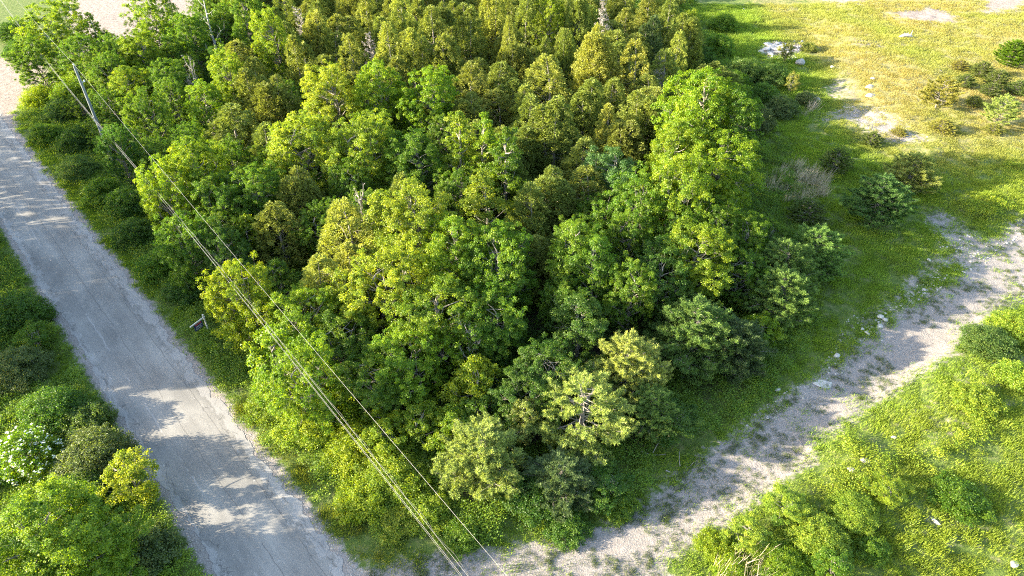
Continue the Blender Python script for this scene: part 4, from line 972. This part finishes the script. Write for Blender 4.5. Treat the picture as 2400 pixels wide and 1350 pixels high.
# bleached log with broken prongs on the field
lt_ = Tubes(7); lt_.add([(-1.15,0,.18),(-.5,.05,.42),(.2,0,.5),(.8,-.05,.38),(1.2,0,.16)], [.16,.27,.27,.22,.08])
lt_.add([(.7,0,.4),(.8,.05,.95),(.82,.05,1.3)], [.07,.05,.02]); lt_.add([(-.3,.1,.5),(-.35,.2,.85)], [.05,.02]); lt_.add([(.2,.1,.5),(.3,.25,.9)], [.05,.02])
lx, ly = at(2118,100); o = link('log', lt_.mesh('log', M['rock'])); o.location = (lx, ly, hz(lx, ly)-.05); tag(o, 'bleached white log with short prongs lying on the sandy field', 'log')
for (px, py, L_, a_, lb) in ((1560,1105,2.2,.3,'thin grey fallen branch lying at the edge of the gravel track'),(1500,1060,1.8,-.2,'pale fallen branch under the golden-candle pine'),(2215,185,1.4,2.1,'thin pale stick in the dry grass by the sparse larch')):
    tt = Tubes(5); tt.add(bend((0,0,.12), (math.cos(a_)*L_, math.sin(a_)*L_, .25), 5, .08), [.05,.045,.035,.025,.01]); tt.add(bend((math.cos(a_)*L_*.5, math.sin(a_)*L_*.5, .18), (math.cos(a_+.6)*L_*.9, math.sin(a_+.6)*L_*.9, .5), 3, .08), [.03,.02,.008])
    x_, y_ = at(px, py); o = link('fallen_branch', tt.mesh('fallen_branch', M['dead_wood'])); o.location = (x_, y_, hz(x_, y_)); tag(o, lb, 'branch', 'fallen branches')

# ------------------------------------------------------------------ utility pole and wires
def box(name, sx_, sy_, sz_, mat, parent=None, loc=(0,0,0), rot=(0,0,0), bev=.0):
    import bmesh
    bm = bmesh.new(); bmesh.ops.create_cube(bm, size=1)
    for v in bm.verts: v.co.x *= sx_; v.co.y *= sy_; v.co.z *= sz_
    if bev: bmesh.ops.bevel(bm, geom=list(bm.edges), offset=bev, segments=2, affect='EDGES')
    me = bpy.data.meshes.new(name); bm.to_mesh(me); bm.free(); me.materials.append(mat)
    o = link(name, me, parent, loc); o.rotation_euler = rot; return o
PX, PY = at(172, 150, 12.3)
WD = np.array([math.sin(math.radians(39.4)), -math.cos(math.radians(39.4))]); wa = math.atan2(WD[1], WD[0])
pole = bpy.data.objects.new('utility_pole', None); COL.objects.link(pole); pole.location = (PX, PY, 0); pole.rotation_euler = (0, 0, wa)
tag(pole, 'weathered grey wooden utility pole rising from the roadside shrubs at the upper left', 'utility pole')
tb = Tubes(12); tb.add([(0,0,-.2),(0,0,3),(0,0,6),(0,0,9),(0,0,12.1)], [.19,.175,.16,.145,.125]); link('shaft', tb.mesh('shaft', M['pole_wood']), pole)
tb = Tubes(10); tb.add([(0,0,12.1),(0,0,12.2),(0,0,12.22),(0,0,12.27),(0,0,12.3),(0,0,12.36)], [.03,.03,.09,.09,.06,.05]); link('insulator', tb.mesh('insulator', M['porcelain']), pole)
box('bracket', .07, .34, .06, M['metal'], pole, (0, .26, 10.2), bev=.01)
tb = Tubes(8); tb.add([(0,.4,10.24),(0,.4,10.32),(0,.4,10.36),(0,.4,10.42)], [.03,.08,.08,.04]); link('insulator', tb.mesh('insulator', M['porcelain']), pole)
box('clamp', .1, .1, .16, M['metal'], pole, (0, -.2, 6.05), bev=.015)
box('clamp', .1, .1, .16, M['metal'], pole, (0, -.2, 5.68), bev=.015)
tb = Tubes(5); tb.add([(0,-.165,.3),(0,-.155,4),(0,-.14,8),(0,-.12,12)], .014); link('ground_wire', tb.mesh('ground_wire', M['cable']), pole)
def wire(name, z0, z1, off0, off1, rad, mat, label, sag=.6, s0=0, s1=88, up=False, z2=None, twist=None):
    pn = np.array([-WD[1], WD[0]]); u = np.linspace(0, 1, 60)
    s_ = s0+(s1-s0)*u; zz = z0+(z1-z0)*u-sag*4*u*(1-u); of = off0+(off1-off0)*u
    if twist: of = of+twist*np.cos(s_*2.2); zz = zz+twist*np.sin(s_*2.2)
    pts = np.stack([PX+WD[0]*s_+pn[0]*of, PY+WD[1]*s_+pn[1]*of, zz], 1)
    # span running on beyond the pole, up the road
    u2 = np.linspace(1, 0, 30)[:-1]; s2 = -60*u2; z_ = z0+.8*u2-.9*4*u2*(1-u2)
    back = np.stack([PX+WD[0]*s2+pn[0]*off0, PY+WD[1]*s2+pn[1]*off0, z_], 1)
    tb = Tubes(6); tb.add(np.vstack([back, pts]), rad)
    return tag(link(name, tb.mesh(name, mat)), label, 'overhead wire', 'overhead wires along the road')
wire('overhead_wire', 12.36, 11.35, 0, 0, .0085, M['wire'], 'single top power wire running over the pole top and across the whole grove', .35)
wire('overhead_wire', 6.1, 7.3, -.2, -.35, .0075, M['wire'], 'pale uppermost strand of the lower bundle of wires', -1.35)
wire('overhead_wire', 6.0, 7.1, -.24, -.62, .007, M['cable'], 'dark middle strand of the lower bundle of wires', -1.3)
wire('overhead_wire', 5.7, 6.95, -.22, -.5, .0075, M['wire'], 'lowest strand of the lower bundle of wires, starting from the lower clamp', -1.4)
wire('overhead_wire', 6.05, 7.2, -.22, -.2, .0045, M['cable'], 'thin strand twisted around the lower bundle of wires', -1.32, twist=.07)
# next pole of the line stands behind the viewpoint
e2 = bpy.data.objects.new('utility_pole', None); COL.objects.link(e2); e2.location = (PX+WD[0]*88, PY+WD[1]*88, 0); e2.rotation_euler = (0, 0, wa)
tag(e2, 'second grey utility pole of the line, below the viewpoint outside the photo', 'utility pole')
for ch in list(pole.children):
    c_ = ch.copy(); COL.objects.link(c_); c_.parent = e2
    if ch.name.startswith(('shaft', 'insulator')) : c_.scale = (1, 1, .925)

# ------------------------------------------------------------------ realty sign
gxs, gys = -26.2, 43.7; sg = bpy.data.objects.new('realty_sign', None); COL.objects.link(sg); sg.location = (gxs, gys, hz(gxs, gys)); sg.rotation_euler = (0, 0, math.radians(242))
tag(sg, 'white post with a hanging dark blue realty sign on the verge', 'sign')
sg.scale = (1.05, 1.05, 1.05)
box('post', .09, .09, 1.95, M['white_paint'], sg, (0, 0, .975), bev=.008)
box('post_cap', .13, .13, .05, M['white_paint'], sg, (0, 0, 1.98), bev=.012)
box('arm', 1.5, .085, .085, M['white_paint'], sg, (.62, 0, 1.72), bev=.008)
pn_ = box('panel', .82, .025, .62, M['navy'], sg, (.66, 0, 1.30), bev=.004)
for s_ in (-1, 1):
    yy_ = s_*.0155
    box('header_band', .60, .006, .09, M['red'], pn_, (0, yy_, .22))
    box('text_bar', .56, .006, .035, M['white_paint'], pn_, (-.02, yy_, .05))
    box('text_bar', .44, .006, .03, M['white_paint'], pn_, (.04, yy_, -.05))
    box('text_bar', .62, .006, .05, M['white_paint'], pn_, (0, yy_, -.18))
for s_ in (-.3, .3): box('hanger', .015, .015, .07, M['metal'], sg, (.66+s_, 0, 1.645))
print('objects', len(bpy.data.objects))
